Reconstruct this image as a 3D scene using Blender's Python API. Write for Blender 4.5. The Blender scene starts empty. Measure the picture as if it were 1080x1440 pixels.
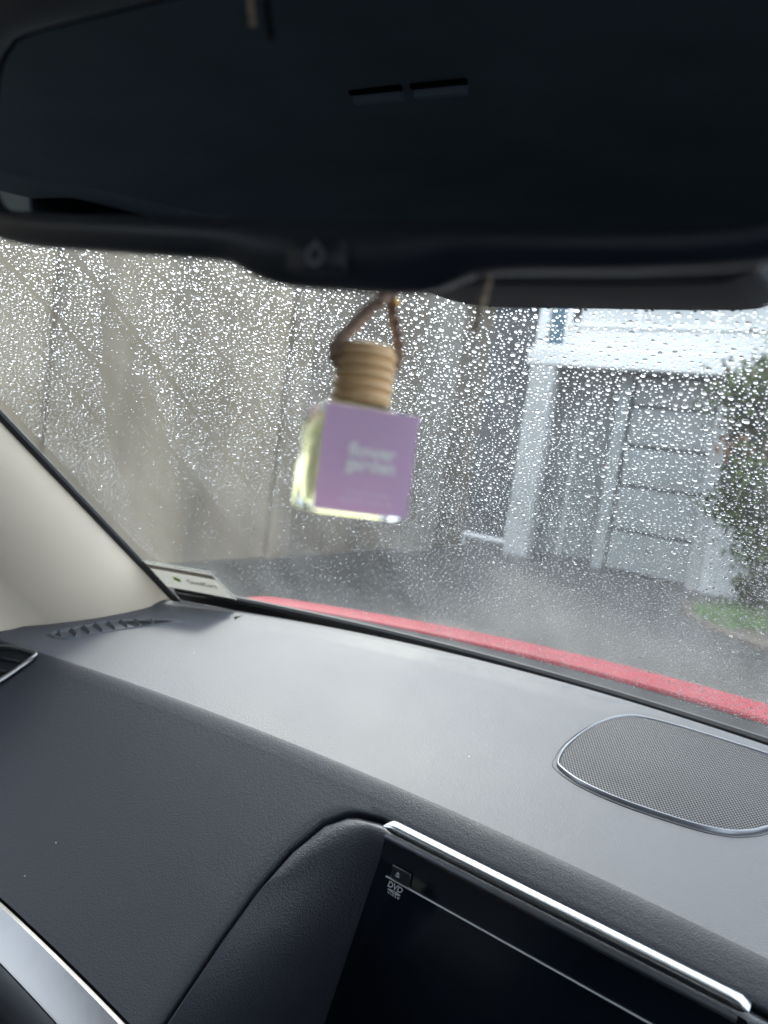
import bpy, bmesh, math, random
import numpy as np
from mathutils import Vector, Matrix

random.seed(7)
rng = np.random.default_rng(11)
sc = bpy.context.scene
CZ = 1.35                     # height of the camera above the driveway
RAD = math.radians

# ------------------------------------------------------------------ camera
cam = bpy.data.cameras.new('camera')
cam.sensor_fit = 'VERTICAL'
cam.sensor_height = 36.0
cam.lens = 26.0
cam.clip_start = 0.02
cam.clip_end = 3000
cam.dof.use_dof = True
cam.dof.focus_distance = 0.66
cam.dof.aperture_fstop = 26.0 / 4.4
camo = bpy.data.objects.new('camera', cam)
sc.collection.objects.link(camo)
yaw, pit, rol = RAD(35), RAD(-5.5), RAD(8)
cf = Vector((-math.sin(yaw) * math.cos(pit), math.cos(yaw) * math.cos(pit), math.sin(pit)))
r0 = Vector((math.cos(yaw), math.sin(yaw), 0))
u0 = r0.cross(cf)
cr = math.cos(rol) * r0 + math.sin(rol) * u0
cu = -math.sin(rol) * r0 + math.cos(rol) * u0
camo.matrix_world = Matrix(((cr.x, cu.x, -cf.x, 0), (cr.y, cu.y, -cf.y, 0), (cr.z, cu.z, -cf.z, CZ), (0, 0, 0, 1)))
sc.camera = camo

# ------------------------------------------------------------------ world, sun, exposure
SUN_AZ, SUN_EL = RAD(-42), RAD(48)
w = bpy.data.worlds.new('World')
sc.world = w
w.use_nodes = True
nt = w.node_tree
bg = nt.nodes['Background']
sky = nt.nodes.new('ShaderNodeTexSky')
sky.sky_type = 'NISHITA'
sky.sun_disc = False
sky.sun_elevation = SUN_EL
sky.sun_rotation = SUN_AZ
sky.air_density = 1.0
sky.dust_density = 3.0
tc = nt.nodes.new('ShaderNodeTexCoord')
nz = nt.nodes.new('ShaderNodeTexNoise')
nz.inputs['Scale'].default_value = 2.2
nz.inputs['Detail'].default_value = 6
nt.links.new(tc.outputs['Generated'], nz.inputs['Vector'])
cr_ = nt.nodes.new('ShaderNodeValToRGB')
cr_.color_ramp.elements[0].position = 0.35
cr_.color_ramp.elements[0].color = (5.0, 5.7, 6.9, 1)
cr_.color_ramp.elements[1].position = 0.7
cr_.color_ramp.elements[1].color = (12.4, 13.1, 14.2, 1)
nt.links.new(nz.outputs['Fac'], cr_.inputs['Fac'])
mx = nt.nodes.new('ShaderNodeMix')
mx.data_type = 'RGBA'
mx.inputs['Factor'].default_value = 0.8
nt.links.new(sky.outputs['Color'], mx.inputs['A'])
nt.links.new(cr_.outputs['Color'], mx.inputs['B'])
nt.links.new(mx.outputs['Result'], bg.inputs['Color'])
bg.inputs['Strength'].default_value = 0.1

sun = bpy.data.lights.new('sun', 'SUN')
sun.energy = 1.2
sun.angle = RAD(14)
sun.color = (1.0, 0.96, 0.9)
suno = bpy.data.objects.new('sun', sun)
sc.collection.objects.link(suno)
sd = Vector((math.sin(SUN_AZ) * math.cos(SUN_EL), math.cos(SUN_AZ) * math.cos(SUN_EL), math.sin(SUN_EL)))
suno.rotation_euler = sd.to_track_quat('Z', 'Y').to_euler()
suno.location = sd * 30

sc.view_settings.view_transform = 'Standard'
sc.view_settings.look = 'None'
sc.view_settings.exposure = 2.2
sc.view_settings.gamma = 1.0
sc.render.engine = 'CYCLES'
sc.cycles.max_bounces = 10
sc.cycles.transmission_bounces = 8
sc.cycles.transparent_max_bounces = 24
sc.cycles.glossy_bounces = 4
sc.cycles.diffuse_bounces = 3
sc.cycles.sample_clamp_indirect = 6
sc.cycles.use_adaptive_sampling = True
sc.cycles.adaptive_threshold = 0.025
sc.cycles.use_denoising = True
sc.cycles.denoiser = 'OPENIMAGEDENOISE'

# ------------------------------------------------------------------ materials
MATS = {}


def mat(name, col, rough=0.6, spec=0.5, metal=0.0, vary=0.12, vscale=6.0, bump=0.0, bscale=80.0, coat=0.0,
        specks=False, col2=None, sheen=0.0, stretch=None):
    m = bpy.data.materials.new(name)
    m.use_nodes = True
    t = m.node_tree
    b = t.nodes['Principled BSDF']
    b.inputs['Roughness'].default_value = rough
    b.inputs['Specular IOR Level'].default_value = spec
    b.inputs['Metallic'].default_value = metal
    b.inputs['Coat Weight'].default_value = coat
    b.inputs['Sheen Weight'].default_value = sheen
    co = t.nodes.new('ShaderNodeTexCoord')
    src = co.outputs['Object']
    if stretch:
        mp = t.nodes.new('ShaderNodeMapping')
        mp.inputs['Scale'].default_value = stretch
        t.links.new(src, mp.inputs['Vector'])
        src = mp.outputs['Vector']
    n = t.nodes.new('ShaderNodeTexNoise')
    n.inputs['Scale'].default_value = vscale
    n.inputs['Detail'].default_value = 5
    t.links.new(src, n.inputs['Vector'])
    r = t.nodes.new('ShaderNodeValToRGB')
    r.color_ramp.elements[0].position = 0.3
    r.color_ramp.elements[1].position = 0.7
    c2 = col2 or tuple(min(1, c * (1 + vary)) for c in col)
    c1 = tuple(c * (1 - vary) for c in col)
    r.color_ramp.elements[0].color = (*c1, 1)
    r.color_ramp.elements[1].color = (*c2, 1)
    t.links.new(n.outputs['Fac'], r.inputs['Fac'])
    out = r.outputs['Color']
    if specks:
        v = t.nodes.new('ShaderNodeTexVoronoi')
        v.inputs['Scale'].default_value = 55
        t.links.new(co.outputs['Object'], v.inputs['Vector'])
        lt = t.nodes.new('ShaderNodeMath')
        lt.operation = 'LESS_THAN'
        lt.inputs[1].default_value = 0.028
        t.links.new(v.outputs['Distance'], lt.inputs[0])
        wn = t.nodes.new('ShaderNodeSeparateColor')
        t.links.new(v.outputs['Color'], wn.inputs['Color'])
        g = t.nodes.new('ShaderNodeMath')
        g.operation = 'GREATER_THAN'
        g.inputs[1].default_value = 0.9
        t.links.new(wn.outputs['Red'], g.inputs[0])
        ml = t.nodes.new('ShaderNodeMath')
        ml.operation = 'MULTIPLY'
        t.links.new(lt.outputs[0], ml.inputs[0])
        t.links.new(g.outputs[0], ml.inputs[1])
        mm = t.nodes.new('ShaderNodeMix')
        mm.data_type = 'RGBA'
        t.links.new(ml.outputs[0], mm.inputs['Factor'])
        t.links.new(out, mm.inputs['A'])
        mm.inputs['B'].default_value = (0.6, 0.6, 0.58, 1)
        out = mm.outputs['Result']
    t.links.new(out, b.inputs['Base Color'])
    rr = t.nodes.new('ShaderNodeMapRange')
    rr.inputs['To Min'].default_value = max(0.02, rough * 0.85)
    rr.inputs['To Max'].default_value = min(1, rough * 1.15)
    t.links.new(n.outputs['Fac'], rr.inputs['Value'])
    t.links.new(rr.outputs['Result'], b.inputs['Roughness'])
    if bump > 0:
        n2 = t.nodes.new('ShaderNodeTexNoise')
        n2.inputs['Scale'].default_value = bscale
        n2.inputs['Detail'].default_value = 3
        t.links.new(src, n2.inputs['Vector'])
        bp = t.nodes.new('ShaderNodeBump')
        bp.inputs['Strength'].default_value = bump
        bp.inputs['Distance'].default_value = 0.002 if bscale > 60 else 0.01
        t.links.new(n2.outputs['Fac'], bp.inputs['Height'])
        t.links.new(bp.outputs['Normal'], b.inputs['Normal'])
    MATS[name] = m
    return m


def leather(name, col, rough, bump, spec=0.5):
    m = mat(name, col, rough=rough, spec=spec, vary=0.1, vscale=7, specks=True)
    t = m.node_tree
    b = t.nodes['Principled BSDF']
    co = t.nodes.new('ShaderNodeTexCoord')
    v = t.nodes.new('ShaderNodeTexVoronoi')
    v.feature = 'SMOOTH_F1'
    v.inputs['Scale'].default_value = 700
    v.inputs['Smoothness'].default_value = 0.5
    n = t.nodes.new('ShaderNodeTexNoise')
    n.inputs['Scale'].default_value = 240
    n.inputs['Detail'].default_value = 4
    dm = t.nodes.new('ShaderNodeMix')
    dm.data_type = 'VECTOR'
    dm.inputs['Factor'].default_value = 0.002
    t.links.new(co.outputs['Object'], dm.inputs['A'])
    t.links.new(n.outputs['Color'], dm.inputs['B'])
    t.links.new(co.outputs['Object'], n.inputs['Vector'])
    t.links.new(dm.outputs['Result'], v.inputs['Vector'])
    ad = t.nodes.new('ShaderNodeMath')
    ad.operation = 'ADD'
    t.links.new(v.outputs['Distance'], ad.inputs[0])
    t.links.new(n.outputs['Fac'], ad.inputs[1])
    bp = t.nodes.new('ShaderNodeBump')
    bp.inputs['Strength'].default_value = bump
    bp.inputs['Distance'].default_value = 0.0007
    t.links.new(ad.outputs[0], bp.inputs['Height'])
    t.links.new(bp.outputs['Normal'], b.inputs['Normal'])
    return m


def glass_mat(name, tint, film=0.0):
    """window glass: see-through with a Fresnel reflection and a thin dirty film"""
    m = bpy.data.materials.new(name)
    m.use_nodes = True
    t = m.node_tree
    for n in list(t.nodes):
        t.nodes.remove(n)
    out = t.nodes.new('ShaderNodeOutputMaterial')
    tr = t.nodes.new('ShaderNodeBsdfTransparent')
    tr.inputs['Color'].default_value = (*tint, 1)
    gl = t.nodes.new('ShaderNodeBsdfGlossy')
    gl.inputs['Roughness'].default_value = 0.02
    lw_ = t.nodes.new('ShaderNodeLayerWeight')           # facing: 0 head-on, 1 edge-on, same from both sides
    lw_.inputs['Blend'].default_value = 0.5
    pw = t.nodes.new('ShaderNodeMath')
    pw.operation = 'POWER'
    pw.inputs[1].default_value = 5.0
    t.links.new(lw_.outputs['Facing'], pw.inputs[0])
    fr = t.nodes.new('ShaderNodeMath')
    fr.operation = 'MULTIPLY_ADD'
    fr.inputs[1].default_value = 0.35
    fr.inputs[2].default_value = 0.018
    t.links.new(pw.outputs[0], fr.inputs[0])
    mx = t.nodes.new('ShaderNodeMixShader')
    t.links.new(fr.outputs[0], mx.inputs['Fac'])
    t.links.new(tr.outputs['BSDF'], mx.inputs[1])
    t.links.new(gl.outputs['BSDF'], mx.inputs[2])
    last = mx.outputs['Shader']
    if film > 0:
        co = t.nodes.new('ShaderNodeTexCoord')
        mp = t.nodes.new('ShaderNodeMapping')
        mp.inputs['Scale'].default_value = (14, 2.5, 2.5)      # streaks run down the slope of the glass
        t.links.new(co.outputs['Object'], mp.inputs['Vector'])
        n = t.nodes.new('ShaderNodeTexNoise')
        n.inputs['Scale'].default_value = 1.6
        n.inputs['Detail'].default_value = 6
        t.links.new(mp.outputs['Vector'], n.inputs['Vector'])
        n3 = t.nodes.new('ShaderNodeTexNoise')
        n3.inputs['Scale'].default_value = 5
        n3.inputs['Detail'].default_value = 4
        t.links.new(co.outputs['Object'], n3.inputs['Vector'])
        mu = t.nodes.new('ShaderNodeMath')
        mu.operation = 'MULTIPLY'
        t.links.new(n.outputs['Fac'], mu.inputs[0])
        t.links.new(n3.outputs['Fac'], mu.inputs[1])
        mr = t.nodes.new('ShaderNodeMapRange')
        mr.inputs['From Min'].default_value = 0.1
        mr.inputs['From Max'].default_value = 0.42
        mr.inputs['To Min'].default_value = film * 0.3
        mr.inputs['To Max'].default_value = film * 1.7
        t.links.new(mu.outputs[0], mr.inputs['Value'])
        tl = t.nodes.new('ShaderNodeBsdfTranslucent')
        tl.inputs['Color'].default_value = (0.85, 0.86, 0.86, 1)
        m2 = t.nodes.new('ShaderNodeMixShader')
        t.links.new(mr.outputs['Result'], m2.inputs['Fac'])
        t.links.new(last, m2.inputs[1])
        t.links.new(tl.outputs['BSDF'], m2.inputs[2])
        last = m2.outputs['Shader']
    t.links.new(last, out.inputs['Surface'])
    MATS[name] = m
    return m


def solid_glass(name, col, ior, rough=0.0):
    m = bpy.data.materials.new(name)
    m.use_nodes = True
    t = m.node_tree
    for n in list(t.nodes):
        t.nodes.remove(n)
    out = t.nodes.new('ShaderNodeOutputMaterial')
    g = t.nodes.new('ShaderNodeBsdfGlass')
    g.inputs['Color'].default_value = (*col, 1)
    g.inputs['IOR'].default_value = ior
    g.inputs['Roughness'].default_value = rough
    t.links.new(g.outputs['BSDF'], out.inputs['Surface'])
    MATS[name] = m
    return m


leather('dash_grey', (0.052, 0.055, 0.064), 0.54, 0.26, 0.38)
leather('dash_shade', (0.014, 0.0165, 0.023), 0.58, 0.3, 0.35)  # darker copy of the dash grey; the front slope's shade is in the colour
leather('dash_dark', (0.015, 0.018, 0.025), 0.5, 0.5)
mat('black_plastic', (0.012, 0.013, 0.016), rough=0.42, bump=0.05, bscale=500)
mat('black_matte', (0.008, 0.009, 0.011), rough=0.8, spec=0.2)
mat('rubber', (0.01, 0.01, 0.011), rough=0.65)
mat('frit', (0.02, 0.021, 0.023), rough=0.5)
mat('screen_gloss', (0.004, 0.006, 0.010), rough=0.09, vary=0.02)
mat('chrome', (0.48, 0.495, 0.5), rough=0.26, metal=1.0, vary=0.03)
mat('satin_silver', (0.215, 0.216, 0.218), rough=0.3, metal=1.0, vary=0.06, vscale=30, bump=0.03, bscale=300)
mat('satin_dark', (0.2, 0.21, 0.23), rough=0.35, metal=0.9, vary=0.08)
mat('cream_trim', (0.52, 0.45, 0.36), rough=0.75, vary=0.03, bump=0.08, bscale=900)
mat('headliner', (0.62, 0.6, 0.56), rough=0.95, bump=0.1, bscale=600)
mat('seat_cloth', (0.02, 0.021, 0.025), rough=0.85, bump=0.1, bscale=500)
mat('grille_plastic', (0.026, 0.027, 0.032), rough=0.42, vary=0.04)
mat('print_grey', (0.32, 0.34, 0.37), rough=0.6)
mat('line_grey', (0.45, 0.46, 0.47), rough=0.4)
mat('mirror_glass', (0.10, 0.14, 0.19), rough=0.015, metal=1.0, vary=0.01)  # bluish tint carries the lens veil over the reflection
mat('bezel_black', (0.011, 0.017, 0.028), rough=0.36, vary=0.05)  # blue of the lens veil mixed into the bezel's black
mat('cover_grey', (0.014, 0.018, 0.025), spec=0.2, rough=0.7, vary=0.05)
mat('bonnet_red', (0.17, 0.007, 0.016), spec=0.15, rough=0.6, coat=0.0, vary=0.04)
mat('wood', (0.74, 0.5, 0.27), rough=0.55, vary=0.25, vscale=4, stretch=(1, 1, 14), bump=0.1, bscale=120)
mat('cord', (0.3, 0.21, 0.16), rough=0.95, vary=0.25, vscale=300, bump=0.4, bscale=900)
mat('cord_light', (0.34, 0.27, 0.2), rough=0.95, vary=0.25, vscale=300, bump=0.4, bscale=900)
mat('amber_metal', (0.8, 0.45, 0.1), rough=0.3, metal=1.0)
mat('lavender', (0.76, 0.53, 0.76), rough=0.55, vary=0.03)
mat('print_white', (0.97, 0.93, 0.95), rough=0.6, vary=0.02)
mat('print_pale', (0.92, 0.86, 0.94), rough=0.6, vary=0.02)
mat('sticker_white', (0.27, 0.262, 0.235), rough=0.5, vary=0.05)
mat('sticker_edge', (0.85, 0.88, 0.87), rough=0.4)
mat('sticker_tan', (0.26, 0.23, 0.2), rough=0.5)
mat('print_dark', (0.05, 0.05, 0.05), rough=0.6)
mat('print_green', (0.22, 0.4, 0.05), rough=0.6)
glass_mat('windscreen_glass', (0.93, 0.95, 0.94), film=0.014)
glass_mat('side_glass', (0.93, 0.95, 0.94))
glass_mat('tinted_glass', (0.66, 0.7, 0.69))
solid_glass('water', (1, 1, 1), 1.333)
solid_glass('bottle_glass', (0.98, 1, 0.99), 1.3)
solid_glass('perfume_oil', (1.0, 0.96, 0.72), 1.02)
mat('driveway', (0.042, 0.042, 0.040), rough=0.42, vary=0.35, vscale=1.2, bump=0.3, bscale=40)
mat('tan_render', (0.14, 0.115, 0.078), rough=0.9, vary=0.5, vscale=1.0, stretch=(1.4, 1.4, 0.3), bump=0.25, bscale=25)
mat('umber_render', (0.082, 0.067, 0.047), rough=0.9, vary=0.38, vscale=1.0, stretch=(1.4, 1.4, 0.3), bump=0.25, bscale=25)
mat('grey_render', (0.14, 0.13, 0.108), rough=0.9, vary=0.12, vscale=1.2, bump=0.2, bscale=30)
mat('white_paint', (0.6, 0.61, 0.61), rough=0.55, vary=0.04, vscale=2)
mat('pale_grey_paint', (0.36, 0.37, 0.365), rough=0.55, vary=0.06, vscale=2)
mat('door_grey', (0.26, 0.278, 0.275), rough=0.5, vary=0.05, vscale=3)
mat('joint_dark', (0.06, 0.062, 0.066), rough=0.7)
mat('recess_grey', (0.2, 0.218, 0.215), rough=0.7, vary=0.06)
mat('shade_grey', (0.03, 0.034, 0.038), rough=0.85, vary=0.15)  # dark tone painted in for the shaded passage and soffit
mat('window_teal', (0.05, 0.11, 0.15), rough=0.08)
mat('bark', (0.09, 0.06, 0.04), rough=0.9, bump=0.5, bscale=30)
mat('leaf_green', (0.05, 0.068, 0.024), spec=0.15, rough=0.75, vary=0.35, vscale=8)
mat('leaf_brown', (0.16, 0.085, 0.05), rough=0.6, vary=0.35, vscale=8)
mat('grass', (0.10, 0.19, 0.04), rough=0.7, vary=0.4, vscale=3)
mat('soil', (0.11, 0.085, 0.06), rough=0.95, vary=0.3, bump=0.4, bscale=30)



def paper(name, fac):
    """thin printed paper or film: some of the light from behind comes through"""
    t = MATS[name].node_tree
    b = t.nodes['Principled BSDF']
    tl = t.nodes.new('ShaderNodeBsdfTranslucent')
    src = b.inputs['Base Color'].links[0].from_socket
    t.links.new(src, tl.inputs['Color'])
    m = t.nodes.new('ShaderNodeMixShader')
    m.inputs['Fac'].default_value = fac
    t.links.new(b.outputs['BSDF'], m.inputs[1])
    t.links.new(tl.outputs['BSDF'], m.inputs[2])
    t.links.new(m.outputs['Shader'], t.nodes['Material Output'].inputs['Surface'])


for nm_, fc_ in (('sticker_white', 0.5), ('sticker_edge', 0.6), ('sticker_tan', 0.5), ('print_green', 0.4), ('lavender', 0.3), ('print_white', 0.3), ('print_pale', 0.3)):
    paper(nm_, fc_)

# ------------------------------------------------------------------ object helpers
WLOC = {}


def link(o):
    sc.collection.objects.link(o)
    return o


def tag(o, label=None, cat=None, group=None, kind=None):
    if label:
        o['label'] = label
    if cat:
        o['category'] = cat
    if group:
        o['group'] = group
    if kind:
        o['kind'] = kind
    return o


def thing(name, loc, label, cat, group=None):
    o = bpy.data.objects.new(name, None)
    o.empty_display_size = 0.05
    o.location = loc
    WLOC[o.name] = Vector(loc)
    tag(o, label, cat, group)
    return link(o)


def place(o, world_loc, parent):
    """world_loc: where the object's origin is in the world"""
    WLOC[o.name] = Vector(world_loc)
    if parent:
        o.parent = parent
        o.matrix_parent_inverse = Matrix.Translation(-WLOC[parent.name])
    o.location = world_loc


def mk(name, verts, faces, m, parent=None, smooth=True, z0=CZ, bevel=0.0, seg=2, weld=False, angle=40, subsurf=0):
    """one mesh object; verts are relative to the camera's foot point (z0 added)"""
    V = [Vector((a[0], a[1], a[2] + z0)) for a in verts]
    lo = Vector((min(v.x for v in V), min(v.y for v in V), min(v.z for v in V)))
    hi = Vector((max(v.x for v in V), max(v.y for v in V), max(v.z for v in V)))
    c = Vector(((lo.x + hi.x) / 2, (lo.y + hi.y) / 2, lo.z))
    me = bpy.data.meshes.new(name)
    me.from_pydata([tuple(v - c) for v in V], [], faces)
    bm = bmesh.new()
    bm.from_mesh(me)
    if weld:
        bmesh.ops.remove_doubles(bm, verts=bm.verts, dist=0.0004)
    bmesh.ops.recalc_face_normals(bm, faces=bm.faces)
    bm.to_mesh(me)
    bm.free()
    me.materials.append(MATS[m])
    if smooth:
        me.polygons.foreach_set('use_smooth', [True] * len(me.polygons))
    o = bpy.data.objects.new(name, me)
    link(o)
    place(o, c, parent)
    if bevel > 0:
        b = o.modifiers.new('bevel', 'BEVEL')
        b.width = bevel
        b.segments = seg
        b.limit_method = 'ANGLE'
        b.angle_limit = RAD(35)
    if subsurf:
        s = o.modifiers.new('sub', 'SUBSURF')
        s.levels = s.render_levels = subsurf
    if smooth and angle < 180:
        me.set_sharp_from_angle(angle=RAD(angle))
    return o


def boxvf(x0, x1, y0, y1, z0, z1):
    v = [(x0, y0, z0), (x1, y0, z0), (x1, y1, z0), (x0, y1, z0), (x0, y0, z1), (x1, y0, z1), (x1, y1, z1), (x0, y1, z1)]
    f = [(0, 3, 2, 1), (4, 5, 6, 7), (0, 1, 5, 4), (1, 2, 6, 5), (2, 3, 7, 6), (3, 0, 4, 7)]
    return v, f


def box(name, x0, x1, y0, y1, z0, z1, m, parent=None, bevel=0.0, zz=CZ, seg=2):
    v, f = boxvf(x0, x1, y0, y1, z0, z1)
    return mk(name, v, f, m, parent, smooth=bevel > 0, bevel=bevel, z0=zz, seg=seg)


def gridf(nr, nc, off=0, closed=False):
    f = []
    for r in range(nr - 1):
        for c in range(nc - (0 if closed else 1)):
            c1 = (c + 1) % nc
            f.append((off + r * nc + c, off + r * nc + c1, off + (r + 1) * nc + c1, off + (r + 1) * nc + c))
    return f


def loft(rings, closed=False, cap0=False, cap1=False):
    v = [p for r in rings for p in r]
    nc = len(rings[0])
    f = gridf(len(rings), nc, 0, closed)
    if cap0:
        f.append(tuple(range(nc - 1, -1, -1)))
    if cap1:
        o = (len(rings) - 1) * nc
        f.append(tuple(o + i for i in range(nc)))
    return v, f


def tube(pts, rad, n=10, cap=True):
    P = [Vector(p) for p in pts]
    rings = []
    up = Vector((0.13, 0.31, 0.94)).normalized()
    for i, p in enumerate(P):
        d = (P[min(i + 1, len(P) - 1)] - P[max(i - 1, 0)]).normalized()
        a = d.cross(up)
        if a.length < 0.05:
            a = d.cross(Vector((1, 0, 0)))
        a.normalize()
        b = d.cross(a)
        r = rad[i] if isinstance(rad, (list, tuple)) else rad
        rings.append([p + (a * math.cos(2 * math.pi * k / n) + b * math.sin(2 * math.pi * k / n)) * r for k in range(n)])
    return loft(rings, True, cap, cap)


def merge(parts):
    V, F = [], []
    for v, f in parts:
        o = len(V)
        V += list(v)
        F += [tuple(i + o for i in q) for q in f]
    return V, F


def lerp(a, b, t):
    return a + (b - a) * t


def interp(x, xs, ys):
    return float(np.interp(x, xs, ys))


def catmull(pts, n=8, closed=False):
    P = [Vector(p) for p in pts]
    out = []
    m = len(P)
    for i in range(m if closed else m - 1):
        p0 = P[(i - 1) % m] if closed else P[max(i - 1, 0)]
        p1, p2 = P[i], P[(i + 1) % m]
        p3 = P[(i + 2) % m] if closed else P[min(i + 2, m - 1)]
        for k in range(n):
            t = k / n
            out.append(0.5 * ((2 * p1) + (-p0 + p2) * t + (2 * p0 - 5 * p1 + 4 * p2 - p3) * t * t + (-p0 + 3 * p1 - 3 * p2 + p3) * t ** 3))
    if not closed:
        out.append(P[-1].copy())
    return out


def text_mesh(name, body, size, origin, xd, yd, m, parent, bold=0.0, shear=0.0, extrude=0.0002, align='CENTER', line=0.85, sx=1.0):
    cu_ = bpy.data.curves.new(name, 'FONT')
    cu_.body = body
    cu_.size = size
    cu_.align_x = align
    cu_.align_y = 'CENTER'
    cu_.shear = shear
    cu_.offset = bold
    cu_.extrude = extrude
    cu_.space_line = line
    cu_.resolution_u = 3
    o = bpy.data.objects.new(name + '_curve', cu_)
    link(o)
    dg = bpy.context.evaluated_depsgraph_get()
    me = bpy.data.meshes.new_from_object(o.evaluated_get(dg))
    bpy.data.objects.remove(o)
    bpy.data.curves.remove(cu_)
    X = Vector(xd).normalized()
    Y = Vector(yd).normalized()
    Z = X.cross(Y)
    verts = [Vector(origin) + X * v.co.x * sx + Y * v.co.y + Z * v.co.z for v in me.vertices]
    faces = [tuple(p.vertices) for p in me.polygons]
    bpy.data.meshes.remove(me)
    return mk(name, verts, faces, m, parent, smooth=False)


# ================================================================== THE SETTING
drv = mk('driveway', [(-40, -30, -CZ), (40, -30, -CZ), (40, 60, -CZ), (-40, 60, -CZ)], [(0, 1, 2, 3)], 'driveway', smooth=False)
tag(drv, 'wet dark grey driveway between the tan wall and the house', 'driveway', kind='structure')

# ------------------------------------------------------------------ tan side wall (runs along the driveway)
wt = thing('boundary_wall', (-5.3, 4, 0), 'tall tan rendered wall along the driveway behind the wet windscreen', 'wall')
WX = -5.2
WTOP = 1.95
yy = -4.0
k = 0
while yy < 9.45:
    y1 = min(yy + 2.4, 9.5)
    h = (1.42 if y1 < 4.9 else 1.78 if y1 < 7.2 else 2.3) + 0.004 * ((k * 7) % 3)
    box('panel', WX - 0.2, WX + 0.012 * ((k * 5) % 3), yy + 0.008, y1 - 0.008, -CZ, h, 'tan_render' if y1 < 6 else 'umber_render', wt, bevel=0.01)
    box('coping', WX - 0.26, WX + 0.07, yy + 0.004, y1 - 0.004, h + 0.002, h + 0.06, 'grey_render', wt, bevel=0.01)
    yy = y1
    k += 1
for yb, wd, pr in ((2.95, 0.34, 0.09), (5.4, 0.3, 0.07)):
    box('pier', WX - 0.02, WX + pr, yb, yb + wd, -CZ, 1.40, 'tan_render', wt, bevel=0.012)

# dark boards added for the shade in the passage beside the house
gw = thing('passage_shade', (-5.0, 11, 0), 'dark boards added for the shaded gap between tan wall and white house', 'boards')
for i in range(10):
    x0 = -6.84 + i * 0.235
    box('board', x0, x0 + 0.225, 11.0, 11.03, -CZ, 2.7 - 0.004 * i, 'shade_grey', gw, bevel=0.004)
box('rail', -6.84, -4.49, 11.04, 11.09, -0.9, -0.8, 'shade_grey', gw)
box('rail', -6.84, -4.49, 11.04, 11.09, 1.3, 1.4, 'shade_grey', gw)

gp = thing('grey_pillar', (-5.0, 8.2, 0), 'pale grey rendered pillar standing against the end of the tan wall', 'pillar')
box('shaft', -5.19, -4.93, 7.75, 8.25, -CZ, 2.3, 'grey_render', gp, bevel=0.012)
box('cap', -5.22, -4.9, 7.72, 8.28, 2.3, 2.37, 'white_paint', gp, bevel=0.01)

# white hoop rail
hr = thing('low_rail', (-5.3, 9.66, 0), 'low white tubular rail fixed to the foot of the house corner post', 'rail')
pts = catmull([(-5.3, 9.66, -CZ), (-5.3, 9.66, -1.27), (-5.27, 9.66, -1.215), (-5.0, 9.66, -1.205), (-4.605, 9.66, -1.20)], 6)
v, f = tube(pts, 0.036, 10)
mk('bar', v, f, 'white_paint', hr)
v, f = tube([(-5.3, 9.66, -CZ), (-5.3, 9.66, -CZ + 0.02)], 0.075, 14)
mk('foot_plate', v, f, 'white_paint', hr, angle=30)

# ------------------------------------------------------------------ the house with the carport and garage door
hs = thing('house', (-2.6, 10.4, 0), 'white house with balcony above a grey sectional garage door', 'house')
HY = 9.62
box('corner_post', -4.60, -4.24, HY, HY + 0.22, -CZ, 1.335, 'pale_grey_paint', hs, bevel=0.008)
box('beam', -4.66, 1.5, HY - 0.02, HY + 0.24, 1.338, 1.56, 'white_paint', hs, bevel=0.008)
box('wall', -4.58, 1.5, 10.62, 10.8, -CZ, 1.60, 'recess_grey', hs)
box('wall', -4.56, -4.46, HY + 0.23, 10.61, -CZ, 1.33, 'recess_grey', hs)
box('soffit', -4.64, 1.5, HY + 0.245, 10.61, 1.36, 1.5, 'shade_grey', hs)  # underside coloured dark for the shade below the beam
# side entrance door in the recess
dr = box('door', -4.1, -3.5, 10.57, 10.615, -CZ + 0.05, 0.75, 'recess_grey', hs, bevel=0.006)
box('frame', -4.18, -4.105, 10.55, 10.617, -CZ, 0.80, 'pale_grey_paint', dr, bevel=0.004)
box('handle', -4.05, -4.01, 10.53, 10.568, -0.35, -0.31, 'satin_silver', dr)
box('inner_post', -3.46, -3.30, 10.08, 10.24, -CZ, 1.35, 'door_grey', hs, bevel=0.006)
# sectional garage door: panels
gd = box('garage_door', -3.29, -2.17, 10.24, 10.27, -CZ + 0.01, 1.34, 'joint_dark', hs)
zs = [-1.335, -0.77, -0.155, 0.39, 0.93, 1.33]
for a, b in zip(zs[:-1], zs[1:]):
    box('panel', -3.28, -2.18, 10.195, 10.238, a + 0.022, b - 0.022, 'door_grey', gd, bevel=0.012)
    ins_v, ins_f = boxvf(-3.2, -2.26, 10.186, 10.196, a + 0.09, b - 0.09)
    mk('raised_field', ins_v, ins_f, 'door_grey', gd, bevel=0.008)
box('handle', -2.79, -2.67, 10.16, 10.184, -1.0, -0.96, 'satin_silver', gd, bevel=0.006)
box('door_jamb', -2.165, -1.99, 10.0, 10.3, -CZ, 1.345, 'pale_grey_paint', hs, bevel=0.008)
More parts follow.
